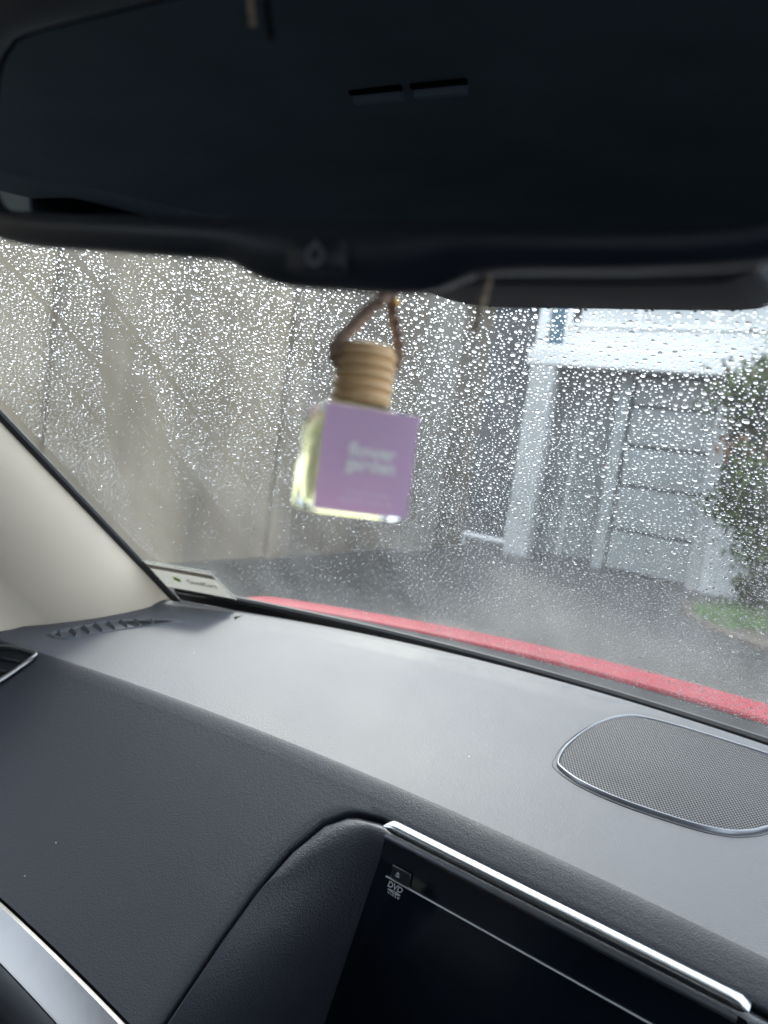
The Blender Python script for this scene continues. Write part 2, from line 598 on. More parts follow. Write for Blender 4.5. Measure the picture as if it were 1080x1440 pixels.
# front balcony above the beam
box('balcony_floor', -4.6, 1.5, HY + 0.02, 11.0, 1.563, 1.62, 'white_paint', hs)
for i in range(6):
    x0 = -4.17 + i * 0.95
    box('balustrade_panel', x0 + 0.03, x0 + 0.92, HY + 0.09, HY + 0.11, 1.64, 1.86, 'white_paint', hs, bevel=0.004)
    box('balustrade_post', x0 - 0.028, x0 + 0.028, HY + 0.07, HY + 0.13, 1.622, 2.3, 'white_paint', hs, bevel=0.005)
box('handrail', -4.2, 1.5, HY + 0.055, HY + 0.145, 1.87, 1.93, 'white_paint', hs, bevel=0.008)
box('upper_wall', -4.5, 1.5, 10.9, 11.05, 1.622, 3.2, 'white_paint', hs)
box('upper_corner', -4.6, -4.46, HY + 0.03, HY + 0.2, 1.563, 3.2, 'white_paint', hs, bevel=0.006)
wn = box('window', -4.455, -4.22, HY + 0.12, HY + 0.15, 1.64, 2.9, 'window_teal', hs)
box('frame', -4.225, -4.16, HY + 0.09, HY + 0.17, 1.625, 2.95, 'white_paint', wn, bevel=0.004)
box('roof', -4.75, 1.6, HY - 0.15, 11.4, 3.2, 3.32, 'pale_grey_paint', hs)
# white low front wall right of the garage
lw = thing('low_garden_wall', (-0.8, 10.1, 0), 'low white garden wall behind the shrub, right of garage door', 'wall')
box('wall', -1.985, 1.5, 9.95, 10.12, -CZ, -0.15, 'white_paint', lw, bevel=0.01)
box('coping', -1.985, 1.5, 9.91, 10.16, -0.147, -0.09, 'white_paint', lw, bevel=0.01)

# ------------------------------------------------------------------ planting bed, grass, shrub tree
bed = []
for i in range(28):
    a = 2 * math.pi * i / 28
    bed.append((0.1 + 1.95 * math.cos(a) * (1 + 0.05 * math.sin(3 * a)), 8.5 + 1.5 * math.sin(a), -CZ + 0.035))
v, f = loft([[(p[0] * 1.0, p[1], -CZ + 0.002) for p in bed], bed], True, False, True)
gb = mk('garden_bed', v, f, 'soil', smooth=False)
tag(gb, 'brown soil planting bed beside the driveway', 'garden bed', kind='structure')
gv, gf = [], []
for i in range(14000):
    a = random.uniform(0, 2 * math.pi)
    r = math.sqrt(random.random()) * 0.97
    x = 0.1 + 1.85 * r * math.cos(a)
    y = 8.5 + 1.43 * r * math.sin(a)
    if math.sin(x * 3.1 + 1) * math.sin(y * 2.7) < -0.55:
        continue
    h = random.uniform(0.05, 0.15)
    b = random.uniform(0, 6.28)
    wv = 0.006
    dx, dy = math.cos(b), math.sin(b)
    lx, ly = random.uniform(-0.04, 0.04), random.uniform(-0.04, 0.04)
    o = len(gv)
    z = -CZ + 0.03
    gv += [(x - dx * wv, y - dy * wv, z), (x + dx * wv, y + dy * wv, z), (x + lx, y + ly, z + h)]
    gf.append((o, o + 1, o + 2))
me = bpy.data.meshes.new('grass')
me.from_pydata([(a, b, c + CZ) for a, b, c in gv], [], gf)
me.materials.append(MATS['grass'])
go = link(bpy.data.objects.new('grass', me))
tag(go, 'patch of short green grass on the bed beside the driveway', 'grass', kind='stuff')


def shrub(name, base, h, rx, lab, seed, brown=0.35, nleaf=9000, group=None):
    rnd = random.Random(seed)
    t = thing(name, (base[0], base[1], base[2] + CZ), lab, 'tree', group)
    parts = []
    B = Vector(base)
    top = B + Vector((0, 0, h * 0.75))
    parts.append(tube([B, B + Vector((0.03, 0.02, h * 0.35)), top], [0.06, 0.045, 0.015], 8))
    tips = []
    for i in range(22):
        st = B.lerp(top, rnd.uniform(0.18, 0.95))
        a = rnd.uniform(0, 6.28)
        L = rx * rnd.uniform(0.6, 1.0)
        e = st + Vector((math.cos(a) * L, math.sin(a) * L, rnd.uniform(0.1, 0.45) * h * 0.4))
        md = st.lerp(e, 0.5) + Vector((0, 0, 0.05))
        parts.append(tube([st, md, e], [0.02, 0.014, 0.005], 5))
        tips += [md, e, st.lerp(e, 0.75)]
    v, f = merge(parts)
    mk('trunk', v, f, 'bark', t)
    for nm, mname, frac, lo, hi in (('crown', 'leaf_green', 1 - brown, 0.08, 1.0), ('russet_leaves', 'leaf_brown', brown, 0.35, 1.05)):
        V, F = [], []
        clumps = []
        for i in range(90):
            zf = rnd.uniform(lo, hi)
            prof = math.sin(min(1, max(0.05, zf)) * math.pi * 0.86 + 0.3) ** 0.7
            a = rnd.uniform(0, 6.28)
            rr = rx * prof * math.sqrt(rnd.uniform(0.1, 1.0)) * rnd.uniform(0.8, 1.1)
            clumps.append((B + Vector((math.cos(a) * rr, math.sin(a) * rr, zf * h)), rnd.uniform(0.08, 0.2)))
        for i in range(int(nleaf * frac)):
            c, s = clumps[rnd.randrange(len(clumps))]
            p = c + Vector((rnd.gauss(0, s), rnd.gauss(0, s), rnd.gauss(0, s * 0.7)))
            d = Vector((rnd.gauss(0, 1), rnd.gauss(0, 1), rnd.gauss(-0.3, 0.7))).normalized()
            q = d.orthogonal().normalized()
            L = rnd.uniform(0.05, 0.11)
            W = L * 0.32
            o = len(V)
            V += [p, p + d * L * 0.5 + q * W, p + d * L, p + d * L * 0.5 - q * W]
            F.append((o, o + 1, o + 2, o + 3))
        lo_v = V
        me = bpy.data.meshes.new(nm)
        c = B + Vector((0, 0, CZ))
        me.from_pydata([tuple(p + Vector((0, 0, CZ)) - c) for p in lo_v], [], F)
        me.materials.append(MATS[mname])
        o = link(bpy.data.objects.new(nm, me))
        place(o, c, t)
    return t


shrub('shrub_tree', (-0.45, 8.9, -CZ), 3.75, 1.25, 'bushy green tree with russet leaves beside the garage door', 5, brown=0.1, nleaf=60000)

# ================================================================== THE CAR
car = thing('car', (-0.17, -0.6, 0), 'red car with grey dashboard and rain covered windscreen, seen from inside', 'car')
XC = -0.17


# ---- windscreen surface
def G(u, v):
    bx = XC + 0.75 * u
    tx = XC + 0.715 * u
    by = 0.953 - 0.178 * u * u
    ty = 0.27 - 0.13 * abs(u) ** 2.2
    q = 4 * v * (1 - v) * max(0.0, 1 - u * u)
    return np.array([lerp(bx, tx, v), lerp(by, ty, v) + 0.02 * q, lerp(-0.296, 0.24, v) + 0.03 * q])


def GN(u, v):
    e = 1e-3
    a = G(u + e, v) - G(u - e, v)
    b = G(u, v + e) - G(u, v - e)
    n = np.cross(a, b)
    n /= np.linalg.norm(n)
    return n if n[2] > 0 else -n


NU, NV = 49, 25
ri, ro = [], []
for j in range(NV):
    a, b = [], []
    for i in range(NU):
        u = lerp(-1.0, 1.0, i / (NU - 1))
        v_ = lerp(0.0, 1.0, j / (NV - 1))
        p = G(u, v_)
        n = GN(u, v_)
        a.append(tuple(p))
        b.append(tuple(p + n * 0.005))
    ri.append(a)
    ro.append(b)
v1, f1 = loft(ri)
v2, f2 = loft(ro)
V, F = merge([(v1, f1), (v2, f2)])
off = NU * NV
for i in range(NU - 1):
    F.append((i, i + 1, off + i + 1, off + i))
    q = (NV - 1) * NU
    F.append((q + i, q + i + 1, off + q + i + 1, off + q + i))
for j in range(NV - 1):
    F.append((j * NU, (j + 1) * NU, off + (j + 1) * NU, off + j * NU))
    q = NU - 1
    F.append((j * NU + q, (j + 1) * NU + q, off + (j + 1) * NU + q, off + j * NU + q))
ws = mk('windscreen', V, F, 'windscreen_glass', car, angle=60)
ws['label'] = 'windscreen glass covered in rain, seen from inside'
# black printed band along the lower edge, just inside the glass
rows = []
for q_ in (0.0, 0.3, 0.7, 1.0):
    rw = []
    for u in np.linspace(-0.99, 0.99, 60):
        v_ = q_ * interp(u, [-1, -0.6, -0.2, 1], [0.026, 0.03, 0.034, 0.034])
        rw.append(tuple(G(u, v_) - GN(u, v_) * 0.0015))
    rows.append(rw)
v, f = loft(rows)
mk('black_border', v, f, 'frit', ws)
# seal strips up the pillars
for s in (-1, 1):
    pts = [tuple(G(s * 0.997, t) - GN(s * 0.99, t) * 0.006) for t in np.linspace(0.0, 1.0, 30)]
    v, f = tube(pts, 0.0055, 8)
    mk('rubber_seal', v, f, 'rubber', ws)
pts = [(x, 0.927 - 0.176 * ((x - XC) / 0.75) ** 2, -0.2745) for x in np.linspace(-0.905, 0.565, 60)]
v, f = tube(pts, 0.006, 8)
mk('rubber_seal', v, f, 'rubber', ws)

# ---- dashboard -----------------------------------------------------------------
def zd(y):
    return -0.275 - (0.92 - y) * 0.118


def yedge(x):
    u = (x - XC) / 0.75
    return 0.916 - 0.174 * u * u


def ycr(x):
    u = (x - XC) / 0.75
    return 0.567 - 0.078 * u * u


DX, DZ = -0.19, -0.143          # front face direction (y, z) per unit s


def face(x, s):
    return Vector((x, ycr(x) - 0.006 + DX * s, zd(ycr(x)) - 0.004 + DZ * s))


def send(x):
    return 1.052 - 0.42 * (-0.411 - x) if x < -0.17 else 1.1


XL, XR = -0.945, 0.605
xs = list(np.linspace(XL, XR, 90))
rows = []
for t in (0.0, 0.004, 0.010, 0.018, 0.026, 0.034):      # back lip, a raised ledge under the glass
    rr = []
    for x in xs:
        y = yedge(x) - t
        lip = 0.003 * (1 - min(1, max(0, (t - 0.024) / 0.01))) ** 1.0
        if t == 0.0:
            lip -= 0.012
        rr.append((x, y, zd(y) + lip))
    rows.append(rr)
for t in np.linspace(0.08, 1.0, 12):
    rr = []
    for x in xs:
        y0_, y1_ = yedge(x) - 0.034, ycr(x) + 0.006
        y = lerp(y0_, y1_, t)
        crown = 0.002 * math.sin(math.pi * t)
        rr.append((x, y, zd(y) + crown))
    rows.append(rr)
dv, df = loft(rows)
dash = mk('dashboard', dv, df, 'dash_grey', car, angle=70)
dash['label'] = 'grained grey dashboard with a front pad coloured darker for shade'

# front pad with a cut-out for the display
SEAM = [(0.03, -0.30), (0.083, -0.335), (0.105, -0.364), (0.182, -0.384), (0.321, -0.396), (0.485, -0.401), (0.673, -0.401), (0.85, -0.399), (1.02, -0.397), (1.2, -0.395)]
ss_ = [a for a, _ in SEAM]
sx_ = [b for _, b in SEAM]
S0 = 0.083
srows = list(np.linspace(0.03, S0, 3)) + [0.09, 0.1, 0.12, 0.15, 0.182, 0.22, 0.27, 0.321, 0.4, 0.485, 0.58, 0.673, 0.76, 0.85, 0.93, 1.0]
rows = []
for kk in range(0, 6):                                   # rounded crease into the front pad
    q = kk / 6
    rr = []
    for x in xs:
        a = Vector((x, ycr(x) + 0.006, zd(ycr(x) + 0.006)))
        b = Vector((x, ycr(x), zd(ycr(x))))
        c = face(x, 0.03)
        p = a * (1 - q) ** 2 + b * 2 * q * (1 - q) + c * q * q
        rr.append(tuple(p))
    rows.append(rr)
rows.append([tuple(face(x, 0.03)) for x in xs])
crease_patch = loft(rows)
prs = []
for mirror in (False, True):
    rows = []
    for s in srows:
        xa = interp(s, ss_, sx_) if s > S0 else -0.335
        rr = []
        for t in np.linspace(0, 1, 40):
            x = lerp(XL, xa, t)
            s_eff = s * lerp(1.0, send(x), max(0.0, min(1.0, (s - S0) / 0.12)))
            if mirror:
                x2 = 2 * XC - x
                p = face(x, s_eff)
                rr.append((x2, p.y, p.z))
            else:
                rr.append(tuple(face(x, s_eff)))
        rows.append(rr)
    prs.append(loft(rows))
rows = []
for s in srows[:3]:
    rows.append([tuple(face(x, s)) for x in np.linspace(-0.335, 2 * XC + 0.335, 40)])
prs.append(loft(rows))
prs.append(crease_patch)
# turned-in edge all round the cut-out
seam_pts = []
for s in reversed(srows[2:]):
    x = interp(s, ss_, sx_)
    seam_pts.append((x, s * lerp(1.0, send(x), max(0.0, min(1.0, (s - S0) / 0.12)))))
left_n = len(seam_pts)
tops = list(np.linspace(-0.335, 2 * XC + 0.335, 40))[1:-1]
SP = [face(x, s) for x, s in seam_pts] + [face(x, S0) for x in tops] + [Vector((2 * XC - x, face(x, s).y, face(x, s).z)) for x, s in reversed(seam_pts)]
cen = Vector((XC, 0.5, -0.5))
fn = Vector((0, DZ, -DX)).normalized()                   # outward normal of the front face (up and towards the seats)
fn = Vector((0, -0.601, 0.799))


def inw(i, d):
    a = SP[max(i - 1, 0)]
    b = SP[min(i + 1, len(SP) - 1)]
    t = (b - a).normalized()
    n = t.cross(fn).normalized()
    if (cen - SP[i]).dot(n) < 0:
        n = -n
    return n * d


r0_ = [SP[i] for i in range(len(SP))]
r1_ = [SP[i] + inw(i, 0.0012) - fn * 0.0006 for i in range(len(SP))]
r2_ = [SP[i] + inw(i, 0.0022) - fn * 0.0025 for i in range(len(SP))]
r3_ = [SP[i] + inw(i, 0.0022) - fn * 0.014 for i in range(len(SP))]
prs.append(loft([r0_, r1_, r2_, r3_]))
V, F = merge(prs)
fp = mk('front_pad', V, F, 'dash_shade' if 'dash_shade' in MATS else 'dash_grey', dash, weld=True, angle=50)
fp['label'] = 'sloping front pad of the dashboard, coloured darker for its shade'

# satin trim strip below the pad (passenger side)
def pad_end(x):
    return face(x, send(x))


xsl = list(np.linspace(-0.90, -0.36, 40))
r = []
for x in xsl:
    p = pad_end(x) + Vector((0, -0.0015, -0.002))
    r.append([p + Vector((0, 0.004, -0.006)), p, p + Vector((0, -0.004, 0.0008)), p + Vector((0, -0.024, -0.0125)), p + Vector((0, -0.0265, -0.0155)),
              p + Vector((0, -0.0262, -0.018))])
v, f = loft(r)
mk('silver_trim', v, f, 'satin_silver', dash, angle=35)
r = []
for x in xsl:
    p = pad_end(x) + Vector((0, -0.0015, -0.002))
    r.append([p + Vector((0, -0.0255, -0.0175)), p + Vector((0, -0.033, -0.030)), p + Vector((0, -0.038, -0.048)), p + Vector((0, -0.032, -0.06)), p + Vector((0, 0.0, -0.07))])
v, f = loft(r)
mk('lower_trim', v, f, 'satin_dark', dash, angle=50)
r = []
for x in np.linspace(-0.93, -0.36, 20):
    p = pad_end(x)
    r.append([p + Vector((0, 0.01, -0.015)), p + Vector((0, 0.03, -0.08)), p + Vector((0, -0.02, -0.11)), p + Vector((0, -0.03, -0.28)), p + Vector((0, 0.15, -0.45))])
v, f = loft(r)
mk('glovebox_lid', v, f, 'black_plastic', dash)
box('lower_panel', 0.05, 0.60, 0.44, 0.60, -0.90, -0.48, 'black_plastic', dash, bevel=0.02)
box('console', -0.38, 0.04, 0.545, 0.62, -0.95, -0.54, 'black_plastic', dash, bevel=0.01)
# left end cap of the dashboard
r = []
for x in (XL, XL - 0.02):
    r.append([(x, 0.72, zd(0.72)), (x, 0.55, zd(0.55)), (x, 0.48, zd(0.49)), (x, 0.40, -0.40), (x, 0.40, -0.8), (x, 0.75, -0.8)])
v, f = loft(r, True, True, True)
mk('end_panel', v, f, 'black_plastic', dash)
# small defroster slots near the glass
for (x0, y0_), (x1, y1_) in (((-0.78, 0.769), (-0.774, 0.795)), ((-0.642, 0.857), (-0.64, 0.876)), ((-0.59, 0.855), (-0.583, 0.878))):
    v, f = tube([(x0, y0_, zd(y0_) + 0.0015), (x1, y1_, zd(y1_) + 0.0015)], 0.0016, 6)
    mk('defroster_slot', v, f, 'black_matte', dash)

# ---- speaker grille ----------------------------------------------------------
GO = [(-0.233, 0.699), (-0.244, 0.712), (-0.250, 0.754), (-0.245, 0.816), (-0.226, 0.865), (-0.191, 0.881), (-0.12, 0.886), (-0.06, 0.884), (-0.032, 0.868),
      (-0.026, 0.82), (-0.036, 0.768), (-0.054, 0.735), (-0.064, 0.719), (-0.081, 0.703), (-0.111, 0.6925), (-0.166, 0.686), (-0.208, 0.689)]
out = catmull([(x, y, 0) for x, y in GO], 6, closed=True)
oc = Vector((-0.145, 0.785, 0))


def ring_off(d, dz):
    res = []
    n = len(out)
    for i in range(n):
        t = (out[(i + 1) % n] - out[i - 1]).normalized()
        nn = Vector((-t.y, t.x, 0))
        if nn.dot(oc - out[i]) < 0:
            nn = -nn
        p = out[i] + nn * d
        res.append((p.x, p.y, zd(p.y) + dz))
    return res


v, f = loft([ring_off(-0.0048, 0.0016), ring_off(-0.0042, 0.0026), ring_off(-0.0034, 0.0026), ring_off(-0.003, 0.0016), ring_off(0.0, 0.0014), ring_off(0.0, -0.002)], True)  # black rim stands in for the shadow gap around the trim ring
sp = mk('speaker_grille', v, f, 'black_plastic', car, angle=40)
sp['label'] = 'perforated grey speaker grille set into the dashboard top'
v, f = loft([ring_off(-0.0002, 0.0012), ring_off(0.0001, 0.0052), ring_off(0.0008, 0.006), ring_off(0.0017, 0.0055), ring_off(0.002, 0.003)], True)
mk('trim_ring', v, f, 'satin_dark', sp, angle=80)
v, f = loft([ring_off(0.001, 0.0024)], True)
v, f = ring_off(0.001, 0.0024), [tuple(range(len(out)))]
mk('backing', v, f, 'black_matte', sp, smooth=False)
# perforated sheet: real holes
inner = [Vector((p[0], p[1], 0)) for p in ring_off(0.0018, 0)]


def inside(x, y, poly):
    c = False
    n = len(poly)
    j = n - 1
    for i in range(n):
        a, b = poly[i], poly[j]
        if (a.y > y) != (b.y > y) and x < (b.x - a.x) * (y - a.y) / (b.y - a.y) + a.x:
            c = not c
        j = i
    return c


cell = 0.0031
pv, pf = [], []
row = 0
y = 0.682
ch = cell * 0.866
H8 = [(math.cos(math.pi / 4 * k), math.sin(math.pi / 4 * k)) for k in range(8)]
while y < 0.892:
    x = -0.256 + (row % 2) * cell / 2
    while x < -0.02:
        if inside(x, y, inner):
            o = len(pv)
            hx, hy = cell / 2, ch / 2
            sq = [(hx, 0), (hx, hy), (0, hy), (-hx, hy), (-hx, 0), (-hx, -hy), (0, -hy), (hx, -hy)]
            rh = cell * 0.37
            dome = 0.0046 + 0.0012 * (1 - ((x - oc.x) / 0.12) ** 2 - ((y - oc.y) / 0.1) ** 2)
            for (a, b) in sq:
                pv.append((x + a, y + b, zd(y + b) + dome))
            for (a, b) in H8:
                pv.append((x + a * rh, y + b * rh, zd(y) + dome - 0.00012))
            for k in range(8):
                k1 = (k + 1) % 8
                pf.append((o + k, o + k1, o + 8 + k1, o + 8 + k))
        x += cell
    y += ch
    row += 1
mk('perforated_sheet', pv, pf, 'grille_plastic', sp, smooth=False)

# ---- side defroster vent ------------------------------------------------------
DVo = [(-0.862, 0.512), (-0.856, 0.497), (-0.842, 0.503), (-0.826, 0.54), (-0.815, 0.6), (-0.802, 0.665), (-0.806, 0.672), (-0.834, 0.64), (-0.852, 0.58)]
DVo = [(-0.896, 0.556), (-0.893, 0.546), (-0.872, 0.548), (-0.858, 0.567), (-0.846, 0.62), (-0.822, 0.69), (-0.828, 0.696), (-0.876, 0.645), (-0.890, 0.6)]
do = catmull([(x, y, 0) for x, y in DVo], 5, closed=True)
dc = Vector((-0.862, 0.61, 0))
r1 = [(p.x + (p.x - dc.x) * 0.12, p.y + (p.y - dc.y) * 0.06, zd(p.y) + 0.0005) for p in do]
r2 = [(p.x, p.y, zd(p.y) + 0.004) for p in do]
r3 = [(lerp(p.x, dc.x, 0.1), lerp(p.y, dc.y, 0.05), zd(p.y) + 0.003) for p in do]
r4 = [(lerp(p.x, dc.x, 0.16), lerp(p.y, dc.y, 0.08), zd(p.y) + 0.0012) for p in do]
v, f = loft([r1, r2, r3, r4], True)
dvn = mk('defrost_vent', v, f, 'dash_grey', car, angle=50)
dvn['label'] = 'tapered side demister vent at the end of the dashboard'
mk('dark_opening', [(p[0], p[1], p[2] + 0.0004) for p in r4], [tuple(range(len(r4)))], 'black_matte', dvn, smooth=False)
for i in range(8):
    y0_ = 0.557 + i * 0.0165
    xl = interp(y0_, [0.546, 0.6, 0.645, 0.696], [-0.891, -0.887, -0.873, -0.829])
    xr = interp(y0_ - 0.012, [0.546, 0.567, 0.62, 0.69], [-0.872, -0.861, -0.849, -0.825])
    v = [(xl, y0_ - 0.004, zd(y0_) + 0.001), (xr, y0_ - 0.008, zd(y0_) + 0.001), (xr, y0_ - 0.004, zd(y0_) + 0.001), (xl, y0_ + 0.006, zd(y0_) + 0.001),
         (lerp(xl, xr, 0.1), y0_ - 0.001, zd(y0_) + 0.0075), (lerp(xl, xr, 0.9), y0_ - 0.006, zd(y0_) + 0.005)]
    f = [(0, 1, 5, 4), (2, 3, 4, 5), (0, 4, 3), (1, 2, 5)]
    mk('slat', v, f, 'dash_grey', dvn, smooth=False)

# ---- side air vent with silver frame ------------------------------------------
def on_pad(x, s, lift=0.0):
    p = face(x, s)
    return p + Vector((0, -0.45, 0.85)) * lift


ao2 = catmull([(-0.934, 0.06, 0), (-0.905, 0.018, 0), (-0.886, -0.008, 0), (-0.852, -0.02, 0), (-0.842, 0.0, 0), (-0.845, 0.1, 0), (-0.85, 0.2, 0), (-0.862, 0.33, 0), (-0.9, 0.37, 0), (-0.934, 0.34, 0)], 5, closed=True)
ao = [on_pad(p.x, p.y, 0.004) for p in ao2]
v, f = tube(ao + [ao[0]], 0.0032, 8, cap=False)
avn = mk('air_vent', v, f, 'satin_silver', car)
avn['label'] = 'silver framed air vent at the door end of the dashboard'
v, f = loft([[on_pad(p.x, p.y, 0.0035) for p in ao2], [on_pad(lerp(p.x, -0.89, 0.12), lerp(p.y, 0.17, 0.12), 0.0015) for p in ao2]], True, False, True)
mk('duct', v, f, 'black_matte', avn)
for i in range(4):
    sc_ = 0.05 + i * 0.075
    v, f = tube([on_pad(-0.925, sc_ + 0.03, 0.003), on_pad(-0.851 - 0.003 * i, sc_, 0.003)], 0.0022, 6)
    mk('slat', v, f, 'black_plastic', avn)

# ---- display unit ---------------------------------------------------------------
nS = len(SP)
q0 = [SP[i] + inw(i, 0.0048) - fn * 0.012 for i in range(nS)]
q1 = [SP[i] + inw(i, 0.0052) - fn * 0.004 for i in range(nS)]
q2 = [SP[i] + inw(i, 0.0085) - fn * 0.0016 for i in range(nS)]
# inner border on the screen plane
YS = 0.521
inner_b = []
for i in range(nS):
    if i < left_n:
        t = i / (left_n - 1)                     # 0 bottom .. 1 top
        s_ = seam_pts[i][1]
        z = interp(s_, [0.08, 0.1, 0.18, 0.32, 1.1], [-0.3335, -0.337, -0.35, -0.37, -0.56])
        x = interp(z, [-0.56, -0.36, -0.34, -0.333], [-0.356, -0.318, -0.316, -0.310])
    elif i >= nS - left_n:
        k = nS - 1 - i
        s_ = seam_pts[k][1]
        z = interp(s_, [0.08, 0.1, 0.18, 0.32, 1.1], [-0.3335, -0.337, -0.35, -0.37, -0.56])
        x = 2 * XC - interp(z, [-0.56, -0.36, -0.34, -0.333], [-0.356, -0.318, -0.316, -0.310])
    else:
        t = (i - left_n + 1) / (nS - 2 * left_n + 1)
        x = lerp(-0.310, 2 * XC + 0.310, t)
        z = -0.3335
    inner_b.append(Vector((x, YS, z)))
rings = [q0, q1, q2]
for t, bl in ((0.2, 0.004), (0.4, 0.0045), (0.6, 0.003), (0.8, 0.001), (1.0, 0.0)):
    rings.append([q2[i].lerp(inner_b[i], t) + fn * bl for i in range(nS)])
v, f = loft(rings)
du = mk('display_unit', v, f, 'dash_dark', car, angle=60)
du['label'] = 'recessed centre display with padded hood below the dashboard top'
mk('screen', [(p.x, YS - 0.0006, p.z) for p in inner_b], [tuple(range(nS))], 'screen_gloss', du, smooth=False)
# chrome bar
r = []
for x in np.linspace(-0.3175, -0.0285, 50):
    e = min((x + 0.3175) / 0.003, (-0.0285 - x) / 0.006, 1.0)
    e = max(0.12, math.sqrt(max(e, 0)))
    c = Vector((x, 0.5235, -0.3265))
    ring = []
    for k in range(12):
        a = 2 * math.pi * k / 12
        ring.append(c + Vector((0, -math.cos(a) * 0.006, math.sin(a) * 0.0052 * e)))
    r.append(ring)
v, f = loft(r, True, True, True)
mk('chrome_bar', v, f, 'chrome', du)
r = []
for x in np.linspace(-0.314, -0.034, 40):
    r.append([(x, 0.5185, -0.3315), (x, 0.5165, -0.3335), (x, 0.517, -0.337), (x, 0.5195, -0.3385)])
v, f = loft(r)
mk('lower_bar_edge', v, f, 'satin_dark', du, angle=60)
# faceplate seam with slot line
box('disc_slot', -0.3085, -0.034, YS - 0.0022, YS - 0.0008, -0.3692, -0.3686, 'line_grey', du)
b = box('eject_button', -0.3035, -0.284, YS - 0.0030, YS - 0.0008, -0.3672, -0.3552, 'black_plastic', du, bevel=0.001)
v = [(-0.2982, YS - 0.0036, -0.3612), (-0.2946, YS - 0.0036, -0.3612), (-0.2964, YS - 0.0036, -0.3582), (-0.2982, YS - 0.0031, -0.3612), (-0.2946, YS - 0.0031, -0.3612), (-0.2964, YS - 0.0031, -0.3582)]
mk('eject_arrow', v, [(0, 1, 2), (5, 4, 3), (0, 3, 4, 1), (1, 4, 5, 2), (2, 5, 3, 0)], 'print_grey', du, smooth=False)
box('eject_bar', -0.2982, -0.2946, YS - 0.0036, YS - 0.0031, -0.3632, -0.3622, 'print_grey', du)
text_mesh('disc_logo_lettering', 'DVD', 0.0078, (-0.2985, YS - 0.0014, -0.3742), (1, 0, 0), (0, 0, 1), 'print_grey', du, bold=0.00022, shear=0.25, sx=0.92)
ev = [(-0.2985 + 0.0068 * math.cos(2 * math.pi * k / 28), YS - 0.0014, -0.3788 + 0.0013 * math.sin(2 * math.pi * k / 28)) for k in range(28)]
eh = [(-0.2985 + 0.0016 * math.cos(2 * math.pi * k / 28), YS - 0.0014, -0.3788 + 0.00045 * math.sin(2 * math.pi * k / 28)) for k in range(28)]
v, f = loft([ev, eh], True)
mk('disc_logo_swoosh', v, f, 'print_grey', du, smooth=False)
text_mesh('disc_logo_caption', 'V I D E O', 0.0030, (-0.2985, YS - 0.0014, -0.3818), (1, 0, 0), (0, 0, 1), 'print_grey', du, bold=0.00005)

# ---- windscreen pillars (cream trim) -------------------------------------------
for s in (-1, 1):
    rings = []
    for t in np.linspace(-0.06, 1.0, 26):
        e = Vector(G(-1.0, max(t, 0.0))) + Vector((0.003, -0.004, -0.006))
        if t < 0:
            e += Vector((0.0, 0.03, -0.05)) * (-t / 0.06)
        fr = Vector((-0.95, 0.53, -0.345)).lerp(Vector((-0.925, -0.06, 0.235)), max(t, -0.06))
        ring = []
        for q in np.linspace(0, 1, 9):
            p = e.lerp(fr, q)
            p.x += 0.026 * math.sin(math.pi * min(1, q * 1.15)) ** 0.8 if q < 0.87 else 0.0
            if s == 1:
                p.x = 2 * XC - p.x
            ring.append(p)
        rings.append(ring)
    v, f = loft(rings)
    pt = mk('pillar_trim', v, f, 'cream_trim', car, angle=80)
    if s == -1:
        pt['label'] = 'cream windscreen pillar trim'

# ---- bonnet and scuttle -----------------------------------------------------------
xs = list(np.linspace(-1.04, 0.70, 50))
rows = []
for d, z in ((0.0, -0.349), (0.002, -0.3435), (0.008, -0.3415), (0.03, -0.3405), (0.07, -0.3425), (0.12, -0.351), (0.2, -0.368), (0.35, -0.425), (0.6, -0.53), (0.9, -0.70)):
    rr = []
    for x in xs:
        t = abs(x - XC)
        yr = 1.266 - 0.31 * t * t
        rr.append((x, yr + d, z - 0.009 * (t / 0.87) ** 2))
    rows.append(rr)
v, f = loft(rows)
mk('bonnet', v, f, 'bonnet_red', car, angle=60)['label'] = 'strip of red bonnet beyond the windscreen'
rows = []
for q in np.linspace(0, 1, 6):
    rr = []
    for x in xs:
        t = abs(x - XC)
        ya = 0.96 - 0.178 * (t / 0.75) ** 2
        yb = 1.266 - 0.31 * t * t + 0.001
        y = lerp(ya, yb, q)
        rr.append((x, y, lerp(-0.312, -0.3495, q) - 0.02 * math.sin(q * math.pi)))
    rows.append(rr)
v, f = loft(rows)
mk('scuttle_panel', v, f, 'black_matte', car)

# ---- rear view mirror -----------------------------------------------------------
ma = RAD(5)
MM = Vector((math.cos(ma), math.sin(ma), 0))
MN = Vector((math.sin(ma), -math.cos(ma), 0))
mt_ = RAD(4)
MU = Vector((0, 0, 1)) * math.cos(mt_) + MN * math.sin(mt_)
MN = MN * math.cos(mt_) - Vector((0, 0, 1)) * math.sin(mt_)
M0 = Vector((-0.16, 0.17, 0.1015))


def mp_(a, b, d=0.0):
    """a along the mirror, b up, d towards the seats"""
    return M0 + MM * a + MU * b + MN * d


